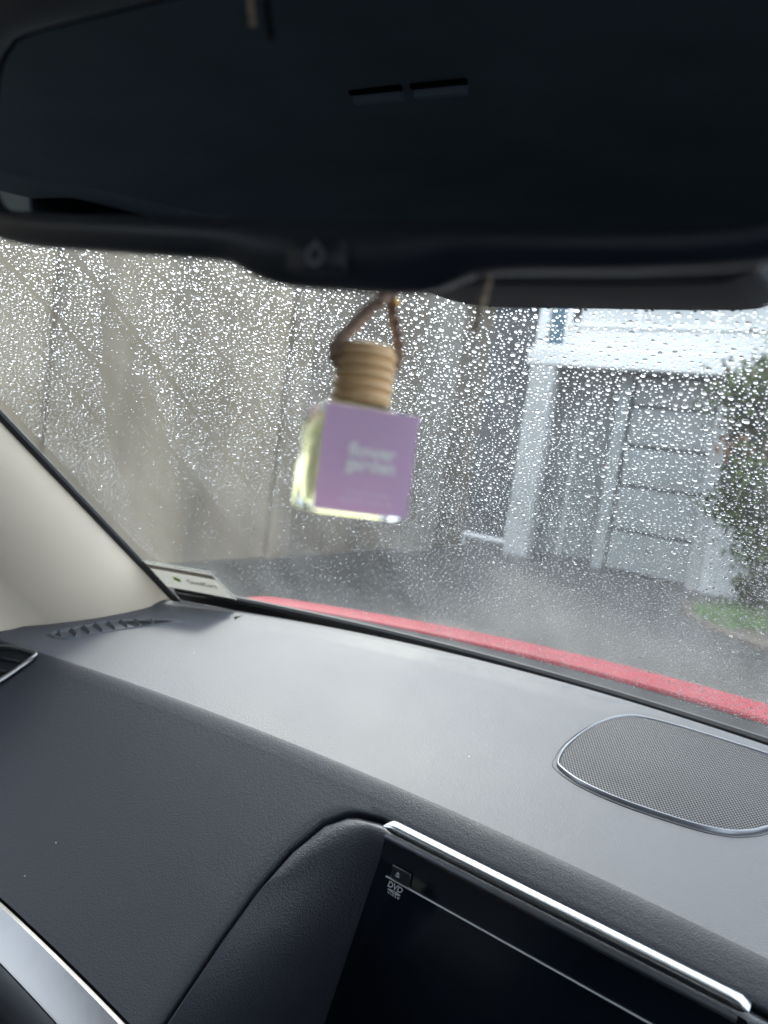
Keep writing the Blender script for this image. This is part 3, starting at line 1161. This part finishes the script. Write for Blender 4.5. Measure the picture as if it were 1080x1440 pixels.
oc_pts = [(-0.186, 0.045), (-0.176, 0.060), (-0.14, 0.066), (-0.02, 0.066), (0.09, 0.064), (0.124, 0.058), (0.138, 0.04), (0.142, -0.01), (0.138, -0.040), (0.128, -0.0495),
          (0.10, -0.052), (0.066, -0.0525), (0.052, -0.0535), (0.044, -0.0565), (0.034, -0.0588), (0.006, -0.0582), (-0.014, -0.0572), (-0.026, -0.0545), (-0.036, -0.0505), (-0.05, -0.0488),
          (-0.1, -0.046), (-0.155, -0.0425), (-0.178, -0.036), (-0.186, -0.02), (-0.188, 0.01)]
oo = [(p.x, p.y) for p in catmull([(a, b, 0) for a, b in oc_pts], 5, closed=True)]
gl_pts = [(-0.166, 0.022), (-0.160, 0.031), (-0.14, 0.0352), (-0.02, 0.0345), (0.09, 0.032), (0.118, 0.028), (0.130, 0.018), (0.134, -0.01), (0.131, -0.034), (0.122, -0.0425),
          (0.08, -0.0425), (0.026, -0.0395), (-0.07, -0.0352), (-0.14, -0.0315), (-0.160, -0.029), (-0.168, -0.018), (-0.169, 0.0)]
gg = [(p.x, p.y) for p in catmull([(a, b, 0) for a, b in gl_pts], 6, closed=True)]


def scl(pts, s, c=(-0.018, -0.006)):
    return [(c[0] + (a - c[0]) * s, c[1] + (b - c[1]) * s) for a, b in pts]


def resample(pts, n):
    P = [Vector((a, b, 0)) for a, b in pts]
    # sample by angle round the centre so two outlines correspond
    c = Vector((-0.018, -0.006, 0))
    ang = [math.atan2((p.y - c.y) * 3.2, p.x - c.x) for p in P]
    order = sorted(range(len(P)), key=lambda i: ang[i])
    A = [ang[i] for i in order]
    X = [P[i].x for i in order]
    Y = [P[i].y for i in order]
    th = np.linspace(-math.pi, math.pi, n, endpoint=False)
    return list(zip(np.interp(th, A, X, period=2 * math.pi), np.interp(th, A, Y, period=2 * math.pi)))


OO = resample(oo, 160)
GG = resample(gg, 160)
rings = [[mp_(a, b, 0.0) for a, b in GG], [mp_(a, b, 0.0016) for a, b in GG], [mp_(*[lerp(p, q, 0.3) for p, q in zip(g, o)], 0.003) for g, o in zip(GG, OO)],
         [mp_(*[lerp(p, q, 0.85) for p, q in zip(g, o)], 0.0015) for g, o in zip(GG, OO)],
         [mp_(a, b, -0.0015) for a, b in OO], [mp_(a, b, -0.006) for a, b in scl(OO, 1.0)],
         [mp_(a, b, -0.012) for a, b in scl(OO, 0.975)], [mp_(a, b, -0.022) for a, b in scl(OO, 0.90)], [mp_(a, b, -0.034) for a, b in scl(OO, 0.72)], [mp_(a, b, -0.04) for a, b in scl(OO, 0.4)]]
v, f = loft(rings, True, False, True)
rm = mk('rear_view_mirror', v, f, 'bezel_black', car, angle=70)
rm['label'] = 'wide black rear view mirror reflecting the dark cabin'
mk('mirror_glass', [mp_(a, b, 0.0006) for a, b in GG], [tuple(range(len(GG)))], 'mirror_glass', rm, smooth=False)
v, f = merge([tube([mp_(0.0, 0.0, -0.03), mp_(0.0, 0.03, -0.06), mp_(0.0, 0.062, -0.125)], [0.012, 0.011, 0.012], 12)])
mk('stalk', v, f, 'black_plastic', rm)
# dimming button with its ring symbol
rr = []
bc = (0.003, -0.0492)
for sc_, d in ((1.0, 0.001), (0.97, 0.0036), (0.9, 0.004)):
    rr.append([mp_(bc[0] + sc_ * (0.0115 * max(-1, min(1, 1.35 * math.cos(t)))), bc[1] + sc_ * (0.0055 * max(-1, min(1, 1.35 * math.sin(t)))), d) for t in np.linspace(0, 2 * math.pi, 32, endpoint=False)])
v, f = loft(rr, True, False, True)
mk('dimming_button', v, f, 'bezel_black', rm, angle=50)
rr = []
for rad in (0.0034, 0.0021):
    rr.append([mp_(bc[0] + rad * math.cos(t), bc[1] + rad * math.sin(t), 0.0043) for t in np.linspace(0, 2 * math.pi, 24, endpoint=False)])
v, f = loft(rr, True)
pr = [(v, f)]
pr.append(([mp_(bc[0] - 0.0005, bc[1] + 0.0018, 0.0044), mp_(bc[0] + 0.0005, bc[1] + 0.0018, 0.0044), mp_(bc[0] + 0.0005, bc[1] + 0.0046, 0.0044), mp_(bc[0] - 0.0005, bc[1] + 0.0046, 0.0044)], [(0, 1, 2, 3)]))
v, f = merge(pr)
mk('button_symbol', v, f, 'satin_dark', rm, smooth=False)

# ---- sensor cover behind the mirror ------------------------------------------------
cv = [(-0.287, 0.0955), (-0.20, 0.0945), (-0.11, 0.0945), (-0.088, 0.0985), (-0.079, 0.107), (-0.079, 0.135), (-0.29, 0.135), (-0.298, 0.118), (-0.296, 0.102)]
co_ = catmull([(a, 0, b + 0.007) for a, b in cv], 6, closed=True)
rings = []
for yq, s_ in ((0.405, 0.985), (0.402, 0.93), (0.408, 1.0), (0.415, 1.0), (0.47, 0.98)):
    rings.append([(-0.19 + (p.x + 0.19) * s_, yq, 0.116 + (p.z - 0.116) * s_) for p in co_])
rings = [[(-0.19 + (p.x + 0.19) * 0.93, 0.3985, 0.117 + (p.z - 0.117) * 0.9) for p in co_], [(p.x, 0.403, p.z) for p in co_], [(p.x, 0.41, p.z) for p in co_],
         [(p.x, 0.47, p.z + 0.004) for p in co_], [(p.x, 0.50, p.z + 0.008) for p in co_]]
v, f = loft(rings, True, True, True)
scv = mk('sensor_cover', v, f, 'cover_grey', car, angle=50)
scv['label'] = 'dark grey sensor cover between the mirror and the glass'
for i in range(2):
    zc = 0.1155 + i * 0.006
    box('cooling_slot', -0.286, -0.262, 0.397, 0.3995, zc, zc + 0.003, 'black_matte', scv)

# ---- rest of the cabin: roof, doors, seats, rear ------------------------------------
rows = []
for y in np.linspace(0.30, -2.35, 20):
    rr = []
    for u in np.linspace(-1, 1, 25):
        x = XC + 0.74 * u
        yy_ = y if y < 0.2 else y - 0.13 * abs(u) ** 2.2
        rr.append((x, yy_, 0.252 + 0.05 * math.sin(math.pi * min(1, max(0, (0.3 - y) / 2.65))) - 0.07 * abs(u) ** 4))
    rows.append(rr)
v, f = loft(rows)
rf = mk('roof_lining', v, f, 'headliner', car)
v, f = loft([[(p[0], p[1], p[2] + 0.04) for p in r] for r in rows])
mk('roof_panel', v, f, 'bonnet_red', rf)
for s in (-1, 1):
    X0 = XC + s * 0.78
    a, b = sorted((X0, X0 + s * 0.10))
    dr = box('door', a, b, -0.42, 0.46, -1.0, -0.36, 'black_plastic', car, bevel=0.02)
    wv_ = [(X0 + s * 0.05, 0.42, -0.36), (X0 + s * 0.05, -0.40, -0.36), (X0 + s * 0.0, -0.40, 0.225), (X0 + s * 0.0, -0.02, 0.225)]
    mk('side_window', wv_, [(0, 1, 2, 3)], 'side_glass', dr, smooth=False)
    dr2 = box('door', a, b, -1.42, -0.60, -1.0, -0.34, 'black_plastic', car, bevel=0.02)
    wv_ = [(X0 + s * 0.05, -0.60, -0.34), (X0 + s * 0.05, -1.40, -0.34), (X0, -1.36, 0.225), (X0, -0.60, 0.225)]
    mk('side_window', wv_, [(0, 1, 2, 3)], 'tinted_glass', dr2, smooth=False)
    box('door_pillar', a, b, -0.60, -0.43, -1.0, 0.23, 'black_matte', car, bevel=0.02)
    box('rear_quarter', a, b, -2.35, -1.42, -1.0, 0.23, 'black_plastic', car, bevel=0.02)
    ra, rb = sorted((X0 - s * 0.03, X0 + s * 0.10))
    box('roof_rail', ra, rb, -2.35, 0.12, 0.208, 0.285, 'headliner', car, bevel=0.02)
    # quarter panel ahead of the door (below the pillar)
    box('side_panel', a, b, 0.46, 1.0, -1.0, -0.40, 'black_plastic', car)
# sail trim at the base of the left pillar
v = [(-0.952, 0.54, -0.345), (-0.952, 0.36, -0.35), (-0.950, 0.30, -0.20), (-0.95, 0.37, -0.14), (-0.965, 0.54, -0.345), (-0.965, 0.36, -0.35), (-0.965, 0.30, -0.20), (-0.965, 0.37, -0.14)]
mk('door_corner_trim', v, [(0, 1, 2, 3), (7, 6, 5, 4), (0, 4, 5, 1), (1, 5, 6, 2), (2, 6, 7, 3), (3, 7, 4, 0)], 'black_plastic', car, smooth=False)
box('cabin_floor', -0.98, 0.64, -2.35, 0.95, -1.05, -0.98, 'black_matte', car)
box('bulkhead', -0.95, 0.61, 0.60, 0.66, -1.0, -0.42, 'black_matte', car)
tg = box('tailgate', -0.95, 0.61, -2.42, -2.36, -1.0, -0.22, 'black_plastic', car, bevel=0.02)
mk('rear_window', [(-0.90, -2.40, -0.22), (0.56, -2.40, -0.22), (0.50, -2.30, 0.22), (-0.84, -2.30, 0.22)], [(0, 1, 2, 3)], 'tinted_glass', tg, smooth=False)
for xs_ in (-0.56, 0.22):
    st = mk('seat', *loft([[(xs_ + a * 0.25, -0.30 + b, -0.62 + c) for a, b, c in ((-1, 0.02, 0), (-0.8, 0.06, 0), (0.8, 0.06, 0), (1, 0.02, 0), (1, -0.08, 0), (-1, -0.08, 0))],
                            [(xs_ + a * 0.27, -0.36 + b, -0.30 + c) for a, b, c in ((-1, 0.02, 0), (-0.8, 0.05, 0), (0.8, 0.05, 0), (1, 0.02, 0), (1, -0.08, 0), (-1, -0.08, 0))],
                            [(xs_ + a * 0.20, -0.43 + b, -0.04 + c) for a, b, c in ((-1, 0.02, 0), (-0.8, 0.04, 0), (0.8, 0.04, 0), (1, 0.02, 0), (1, -0.06, 0), (-1, -0.06, 0))]], True, True, True),
            'seat_cloth', car, bevel=0.03)
    box('headrest', xs_ - 0.13, xs_ + 0.13, -0.53, -0.43, 0.0, 0.17, 'seat_cloth', st, bevel=0.045, seg=5)
    box('cushion', xs_ - 0.26, xs_ + 0.26, -0.30, 0.18, -0.82, -0.64, 'seat_cloth', st, bevel=0.05, seg=3)
st = box('rear_bench', -0.86, 0.52, -1.55, -1.38, -0.7, -0.02, 'seat_cloth', car, bevel=0.05)
for xs_ in (-0.6, 0.26):
    box('headrest', xs_ - 0.12, xs_ + 0.12, -1.56, -1.46, 0.0, 0.13, 'seat_cloth', st, bevel=0.04, seg=4)
# roof console with two small slots, seen in the mirror
for x0 in (-0.455, -0.385):
    box('ceiling_slot', x0, x0 + 0.055, -0.370, -0.360, 0.275, 0.284, 'print_white', rf, bevel=0.001)
    box('ceiling_recess', x0 - 0.002, x0 + 0.057, -0.3595, -0.354, 0.2815, 0.286, 'black_matte', rf)

# ================================================================== THE AIR FRESHENER
# a cube bottle turned so its lavender label faces right of the camera axis
af = thing('air_freshener', (-0.157, 0.217, CZ - 0.03), 'hanging perfume bottle with lavender flower garden label and ridged wooden cap', 'air freshener')
lt = Vector((-0.1435, 0.2175, -0.009))            # middle right of the label
ex = Vector((0.585, 0.811, -0.02)).normalized()    # along the label, to the right
ez = Vector((-0.075, 0.03, 1.0)).normalized()
ey = ez.cross(ex).normalized()                     # away from the camera, into the bottle
ez = ex.cross(ey).normalized()
FC = Vector((-0.1563, 0.2085, -0.0085))            # centre of the labelled face
SW, SH, SD = 0.0178, 0.0194, 0.0172                # half sizes
BC = FC + ey * SD


def bp(a, b, c):
    return BC + ex * a + ey * b + ez * c


def rbox(hx, hy, z0, z1, r, n=5):
    """rounded-corner prism rings"""
    pts = []
    for cx, cy, a0 in ((hx - r, hy - r, 0), (-hx + r, hy - r, 90), (-hx + r, -hy + r, 180), (hx - r, -hy + r, 270)):
        for k in range(n):
            a = RAD(a0 + 90 * k / (n - 1))
            pts.append((cx + r * math.cos(a), cy + r * math.sin(a)))
    return pts


def prism(hx, hy, z0, z1, r, e, m, name, parent, shoulder=None):
    rg = rbox(hx, hy, z0, z1, r)
    s1 = (hx - e) / hx
    rings = [[bp(a * s1, b * s1, z0) for a, b in rg], [bp(a * (1 + s1) / 2, b * (1 + s1) / 2, z0 + e * 0.35) for a, b in rg], [bp(a, b, z0 + e) for a, b in rg], [bp(a, b, z1 - e) for a, b in rg],
             [bp(a * (1 + s1) / 2, b * (1 + s1) / 2, z1 - e * 0.35) for a, b in rg], [bp(a * s1, b * s1, z1) for a, b in rg]]
    if shoulder:
        nr, nz = shoulder
        ln = [math.hypot(a, b) for a, b in rg]
        rings.append([bp(a / l * nr, b / l * nr, z1 + 0.0004) for (a, b), l in zip(rg, ln)])
        rings.append([bp(a / l * nr, b / l * nr, z1 + nz) for (a, b), l in zip(rg, ln)])
    v, f = loft(rings, True, True, True)
    return mk(name, v, f, m, parent, angle=50)


bo = prism(SW, SD, -SH, SH, 0.0022, 0.0014, 'bottle_glass', 'bottle', af, shoulder=(0.0072, 0.004))
prism(SW - 0.0035, SD - 0.0035, -SH + 0.0058, SH - 0.0052, 0.004, 0.002, 'perfume_oil', 'perfume', bo)
# label
lv = [bp(a, -SD - 0.0003, c) for a, c in ((-SW + 0.0006, -SH + 0.0012), (SW - 0.0004, -SH + 0.0012), (SW - 0.0004, SH - 0.0010), (-SW + 0.0006, SH - 0.0010))]
lb_ = [p + ey * 0.00015 for p in lv]
lab = mk('label', lv + lb_, [(0, 1, 2, 3), (7, 6, 5, 4), (0, 4, 5, 1), (1, 5, 6, 2), (2, 6, 7, 3), (3, 7, 4, 0)], 'lavender', af, smooth=False)
lab['label'] = 'lavender label reading flower garden in white'
text_mesh('lettering', 'flower\ngarden', 0.0067, bp(0.0015, -SD - 0.0006, 0.0012), ex, ez, 'print_white', lab, bold=0.00034, extrude=0.00005, line=0.72)
# two lines of small print, too blurred to read: short strokes
rnd = random.Random(3)
sv = []
for li, (zc, x0, x1) in enumerate(((-0.0118, -0.0065, 0.0100), (-0.0146, -0.0085, 0.0110))):
    x = x0
    while x < x1:
        w_ = rnd.uniform(0.0005, 0.0011)
        hh = rnd.choice((0.0011, 0.0011, 0.0015))
        if rnd.random() > 0.12:
            q = [bp(x, -SD - 0.0006, zc), bp(x + w_ * 0.7, -SD - 0.0006, zc), bp(x + w_ * 0.7, -SD - 0.0006, zc + hh), bp(x, -SD - 0.0006, zc + hh)]
            sv.append((q, [(0, 1, 2, 3)]))
        x += w_ + 0.00035
v, f = merge(sv)
mk('small_print', v, f, 'print_pale', lab, smooth=False)
# ridged wooden cap
rings = []
zc0 = SH + 0.0022
prof = [(0.0104, 0.0), (0.0112, 0.0006)]
NR = 5
hR = 0.0039
for i in range(NR):
    for q in (0.15, 0.35, 0.5, 0.65, 0.85):
        prof.append((0.0098 + 0.0017 * math.sin(math.pi * q), 0.0008 + i * hR + q * hR))
    prof.append((0.0094, 0.0008 + (i + 1) * hR))
prof += [(0.0104, 0.0012 + NR * hR), (0.0101, 0.0021 + NR * hR), (0.0085, 0.0026 + NR * hR)]
for rr_, zz_ in prof:
    rings.append([bp(rr_ * math.cos(2 * math.pi * k / 36), rr_ * math.sin(2 * math.pi * k / 36), zc0 + zz_) for k in range(36)])
v, f = loft(rings, True, True, True)
mk('wooden_cap', v, f, 'wood', af, angle=35)
ctop = zc0 + 0.0026 + NR * hR


def cord(name, pts, r, m):
    """two-ply twisted cord"""
    P = catmull(pts, 10)
    prt = []
    for ph in (0, math.pi):
        q = []
        L = 0
        for i, p in enumerate(P):
            if i:
                L += (P[i] - P[i - 1]).length
            a = L / 0.0042 * 2 * math.pi * 0.5 + ph
            q.append(p + (ex * math.cos(a) + ey * math.sin(a)) * r * 0.5)
        prt.append(tube(q, r * 0.62, 8))
    v, f = merge(prt)
    return mk(name, v, f, m, af)


knot = mp_(0.0185, -0.0565, -0.014)
knot = bp(0.003, -0.004, ctop + 0.019)
cord('cord', [bp(-0.009, 0.003, ctop - 0.0085), bp(-0.0118, 0.0005, ctop - 0.0055), bp(-0.0118, -0.002, ctop - 0.001), bp(-0.007, -0.003, ctop + 0.006), bp(-0.002, -0.0035, ctop + 0.013), knot, bp(0.004, 0.0, ctop + 0.03)], 0.0027, 'cord')
cord('cord', [bp(0.0102, 0.002, ctop - 0.008), bp(0.0122, 0.0, ctop - 0.004), bp(0.0112, -0.002, ctop + 0.002), bp(0.0085, -0.003, ctop + 0.009), bp(0.0062, -0.0035, ctop + 0.015), bp(0.0055, 0.0, ctop + 0.03)], 0.0022, 'cord')
# loop over the mirror and the loose ends
cord('cord', [bp(0.004, 0.0, ctop + 0.03), mp_(0.016, -0.03, -0.046), mp_(0.012, 0.02, -0.05), mp_(0.008, 0.048, -0.02), mp_(-0.015, 0.052, 0.002), mp_(-0.0285, 0.045, 0.0045), mp_(-0.0305, 0.032, 0.0048), mp_(-0.0275, 0.0185, 0.005)], 0.0011, 'cord_light')
cord('cord', [(-0.1125, 0.199, 0.066), (-0.1125, 0.198, 0.056), (-0.1128, 0.1965, 0.045), (-0.1132, 0.195, 0.0345)], 0.0013, 'cord_light')
bm_ = bmesh.new()
bmesh.ops.create_icosphere(bm_, subdivisions=2, radius=0.0013)
cb = bp(0.0066, -0.0055, ctop + 0.0165)
v = [tuple(x.co + cb) for x in bm_.verts]
f = [tuple(y.index for y in x.verts) for x in bm_.faces]
bm_.free()
mk('amber_dot', v, f, 'amber_metal', af)  # small amber metal ball next to the cord

# ================================================================== THE STICKER ON THE GLASS
def gx(x, z):
    """point of the inner glass face at this x and height"""
    lo_, hi_ = 0.0, 1.0
    u = (x - XC) / 0.74
    for _ in range(30):
        m_ = (lo_ + hi_) / 2
        if G(u, m_)[2] < z:
            lo_ = m_
        else:
            hi_ = m_
    p = G(u, lo_)
    u = u + (x - p[0]) / 0.74
    n = GN(u, lo_)
    return Vector(G(u, lo_)), Vector(n)


stk = thing('windscreen_sticker', tuple(gx(-0.86, -0.27)[0] + Vector((0, 0, CZ))), 'pale dealer sticker with green dot in the lower corner of the windscreen', 'sticker')


def on_sticker(a, b, lift=0.0):
    """a 0..1 along the sticker, b 0..1 up"""
    x = lerp(-0.918, -0.806, a)
    z = lerp(-0.270, -0.224, b)
    p, n = gx(x, z)
    return p - n * (0.003 + lift)


def patch(a0, a1, b0, b1, lift, na=12, nb=6, cut=0.0):
    rows = []
    for j in range(nb + 1):
        b = lerp(b0, b1, j / nb)
        rows.append([on_sticker(lerp(a0, a1 - cut * max(0, (b - 0.15)), i / na), b, lift) for i in range(na + 1)])
    return loft(rows)


v, f = patch(0, 1, 0, 1, 0, cut=0.06)
mk('card', v, f, 'sticker_white', stk)
v, f = patch(0, 0.99, 0.93, 1.0, 0.0006, nb=1, cut=0.06)
mk('top_edge', v, f, 'sticker_edge', stk)
v, f = patch(0.0, 0.95, 0.70, 0.86, 0.0004, nb=2, cut=0.03)
mk('tan_band', v, f, 'sticker_tan', stk)
v, f = loft([[on_sticker(0.965 - 0.06 * max(0, b - 0.15), b, 0.0006) for b in np.linspace(0, 1, 8)], [on_sticker(1.0 - 0.06 * max(0, b - 0.15), b, 0.0006) for b in np.linspace(0, 1, 8)]])
mk('side_edge', v, f, 'sticker_edge', stk)
p0 = on_sticker(0.33, 0.42, 0.0008)
sxd = (on_sticker(0.9, 0.4) - on_sticker(0.2, 0.4)).normalized()
syd = (on_sticker(0.5, 0.8) - on_sticker(0.5, 0.2)).normalized()
pts = [p0 + (sxd * math.cos(t) * 0.0055 + syd * math.sin(t) * 0.0065) for t in np.linspace(0, 2 * math.pi, 20, endpoint=False)]
mk('green_dot', pts, [tuple(range(20))], 'print_green', stk, smooth=False)
text_mesh('lettering', 'GoodCars', 0.0155, on_sticker(0.655, 0.42, 0.0012), sxd, syd, 'print_dark', stk, bold=0.0002, extrude=0.00005, sx=0.72)

# ================================================================== RAINDROPS ON THE GLASS
# bands of the glass that the wipers or runs of water have cleared, as x of the glass against height
BL_Z = [-0.25, -0.214, -0.134, -0.064, 0.005, 0.082, 0.12, 0.24]
BL_X = [-0.895, -0.885, -0.849, -0.812, -0.757, -0.674, -0.624, -0.47]
BR_X = [-0.885, -0.872, -0.836, -0.788, -0.728, -0.634, -0.586, -0.43]
B2_Z = [-0.25, -0.219, -0.114, -0.018, 0.03]
B2_X = [-0.865, -0.850, -0.788, -0.715, -0.69]
RUNS = [(-0.652, 0.0035), (-0.735, 0.0035), (-0.79, 0.0025), (-0.575, 0.002)]


def drop_kind(x, z, r):
    """(chance of a drop here, size factor)"""
    for rx_, hw in RUNS:
        wob = 0.006 * math.sin(z * 9 + rx_ * 40)
        if abs(x - rx_ - wob) < hw and z > -0.2:
            return 0.0, 1
    bl, br = interp(z, BL_Z, BL_X), interp(z, BL_Z, BR_X)
    b2 = interp(z, B2_Z, B2_X)
    low = max(0.0, min(1.0, (-0.03 - z) / 0.13))
    if x < bl:
        return 1.0, lerp(0.77, 0.66, low)
    if x < br:
        return (0.12 if z < 0.07 else 0.5), 0.5
    if z < 0.03 and x < b2 + 0.008:
        return 0.22, 0.5
    if x < -0.52:
        ch = lerp(0.8, 0.25, max(0, min(1, (0.0 - z) / 0.1)))
        return ch, lerp(0.78, 0.6, low)
    if x < -0.36:
        return lerp(0.85, 0.9, low), lerp(0.78, 0.6, low)
    return lerp(0.85, 0.95, low), lerp(0.8, 0.6, low)


cands = []
NC = 200000
uu = rng.uniform(-0.985, 0.98, NC)
vv = rng.uniform(0.062, 0.93, NC)
uu[:140000] = rng.uniform(-0.985, 0.35, 140000)
vv[:34000] = rng.uniform(0.05, 0.42, 34000)
rr = np.exp(rng.normal(math.log(0.00095), 0.46, NC))
rr = np.clip(rr, 0.00035, 0.0036)
rk = rng.random(NC)
acc = []
cellS = 0.0072
gridh = {}
order = np.argsort(-rr)
cl = np.sin(uu * 31 + 3 * np.sin(vv * 17)) * np.sin(vv * 23 + 2 * np.sin(uu * 13))
# vectorised surface positions
bx = XC + 0.75 * uu
tx = XC + 0.715 * uu
by = 0.953 - 0.178 * uu * uu
ty = 0.27 - 0.13 * np.abs(uu) ** 2.2
qq = 4 * vv * (1 - vv) * (1 - uu * uu)
PX = bx + (tx - bx) * vv
PY = by + (ty - by) * vv + 0.02 * qq
PZ = -0.296 + 0.536 * vv + 0.03 * qq
for i in order:
    x, y, z = PX[i], PY[i], PZ[i]
    ch, sf = drop_kind(x, z, rr[i])
    if rk[i] > ch * (0.86 + 0.14 * cl[i]):
        continue
    r = rr[i] * sf
    kx, ky = int(math.floor(uu[i] * 0.75 / cellS)), int(math.floor(vv[i] * 0.87 / cellS))
    ok = True
    a, b = uu[i] * 0.75, vv[i] * 0.87
    for ddx in (-1, 0, 1):
        for ddy in (-1, 0, 1):
            for (qx, qy, qr) in gridh.get((kx + ddx, ky + ddy), ()):
                if (qx - a) ** 2 + (qy - b) ** 2 < ((qr + r) * 1.14 + 0.0003) ** 2:
                    ok = False
                    break
            if not ok:
                break
        if not ok:
            break
    if not ok:
        continue
    gridh.setdefault((kx, ky), []).append((a, b, r))
    acc.append((i, r))

NSEG = 9


def drop_template(rnd, sag, rough):
    """unit drop: x across, y up the slope, z off the glass; closed with its own flat base"""
    rim = []
    for k in range(NSEG):
        a = 2 * math.pi * k / NSEG
        rad = 1 + rough * rnd.uniform(-1, 1)
        rim.append((math.cos(a) * rad, math.sin(a) * rad * (1.12 if math.sin(a) > 0 else 1.0)))
    hgt = rnd.uniform(0.42, 0.6)
    V = []
    for s, hf in ((1.0, 0.0), (0.93, 0.3), (0.7, 0.68), (0.36, 0.93)):
        for (a, b) in rim:
            V.append((a * s, b * s - sag * (1 - s), hgt * hf))
    V.append((0, -sag, hgt))
    F = []
    for j in range(3):
        for k in range(NSEG):
            k1 = (k + 1) % NSEG
            F.append((j * NSEG + k, j * NSEG + k1, (j + 1) * NSEG + k1, (j + 1) * NSEG + k))
    for k in range(NSEG):
        F.append((3 * NSEG + k, 3 * NSEG + (k + 1) % NSEG, 4 * NSEG))
    o = len(V)
    for (a, b) in rim:
        V.append((a, b, 0.0))
    F.append(tuple(o + k for k in range(NSEG - 1, -1, -1)))
    return np.array(V), F


rnd = random.Random(21)
TPL = [drop_template(rnd, rnd.uniform(0.02, 0.22), rnd.uniform(0.02, 0.16)) for _ in range(24)]
acc.sort(key=lambda t: -t[1])


def frame(u, v_):
    n = GN(u, v_)
    e = 1e-3
    dn = G(u, v_ + e) - G(u, v_ - e)
    dn /= np.linalg.norm(dn)
    ax = np.cross(dn, n)
    return ax, dn, n


big = [(i, r) for i, r in acc if uu[i] < 0.33 and PZ[i] < 0.13][:300]
bigset = set(i for i, _ in big)
rest = [(i, r) for i, r in acc if i not in bigset]
# the largest drops are objects of their own; they share a few meshes
tmesh = []
for V, F in TPL:
    me = bpy.data.meshes.new('raindrop')
    me.from_pydata([tuple(p) for p in V], [], F)
    me.materials.append(MATS['water'])
    sm = [True] * (len(F) - 1) + [False]
    me.polygons.foreach_set('use_smooth', sm)
    tmesh.append(me)
for n_, (i, r) in enumerate(big):
    ax, dn, n = frame(uu[i], vv[i])
    p = np.array([PX[i], PY[i], PZ[i] + CZ]) + n * 0.0053
    st = rnd.uniform(0.72, 1.0)
    rot = rnd.uniform(-0.3, 0.3)
    a2 = ax * math.cos(rot) + dn * math.sin(rot)
    d2 = -ax * math.sin(rot) + dn * math.cos(rot)
    o = bpy.data.objects.new('raindrop', tmesh[rnd.randrange(len(tmesh))])
    M = Matrix.Identity(4)
    for q in range(3):
        M[q][0] = a2[q] * r
        M[q][1] = d2[q] * r * st
        M[q][2] = n[q] * r
        M[q][3] = p[q]
    o.matrix_world = M
    link(o)
    tag(o, 'one of the larger clear raindrops beading on the wet windscreen', 'raindrop', 'larger raindrops on the windscreen')
# all the smaller ones as one mass
AV, FI, LS, SMO = [], [], [], []
voff = 0
for i, r in rest:
    ti = rnd.randrange(len(TPL))
    V, F = TPL[ti]
    ax, dn, n = frame(uu[i], vv[i])
    rot = rnd.uniform(-0.5, 0.5)
    a2 = ax * math.cos(rot) + dn * math.sin(rot)
    d2 = -ax * math.sin(rot) + dn * math.cos(rot)
    p = np.array([PX[i], PY[i], PZ[i] + CZ]) + n * 0.0053
    AV.append(p + (V[:, :1] * a2 + V[:, 1:2] * d2 * rnd.uniform(0.7, 1.05) + V[:, 2:3] * n * rnd.uniform(0.8, 1.1)) * r)
    FI.append((ti, voff))
    voff += len(V)
AV = np.concatenate(AV)
loops = []
starts = []
lc = 0
smooth = []
TF = []
for V, F in TPL:
    TF.append((np.concatenate([np.array(q) for q in F]), np.array([len(q) for q in F])))
LI = np.concatenate([TF[ti][0] + o for ti, o in FI])
LT = np.concatenate([TF[ti][1] for ti, o in FI])
me = bpy.data.meshes.new('fine_raindrops')
me.vertices.add(len(AV))
me.vertices.foreach_set('co', AV.astype(np.float32).ravel())
me.loops.add(len(LI))
me.loops.foreach_set('vertex_index', LI.astype(np.int32))
me.polygons.add(len(LT))
st_ = np.concatenate([[0], np.cumsum(LT)[:-1]])
me.polygons.foreach_set('loop_start', st_.astype(np.int32))
me.polygons.foreach_set('use_smooth', (LT != NSEG))
me.update(calc_edges=True)
me.materials.append(MATS['water'])
fr_ = link(bpy.data.objects.new('fine_raindrops', me))
tag(fr_, 'thousands of fine raindrops scattered over the outside of the windscreen', 'raindrops', kind='stuff')
print('DROPS', len(big), len(rest), 'verts', len(AV))
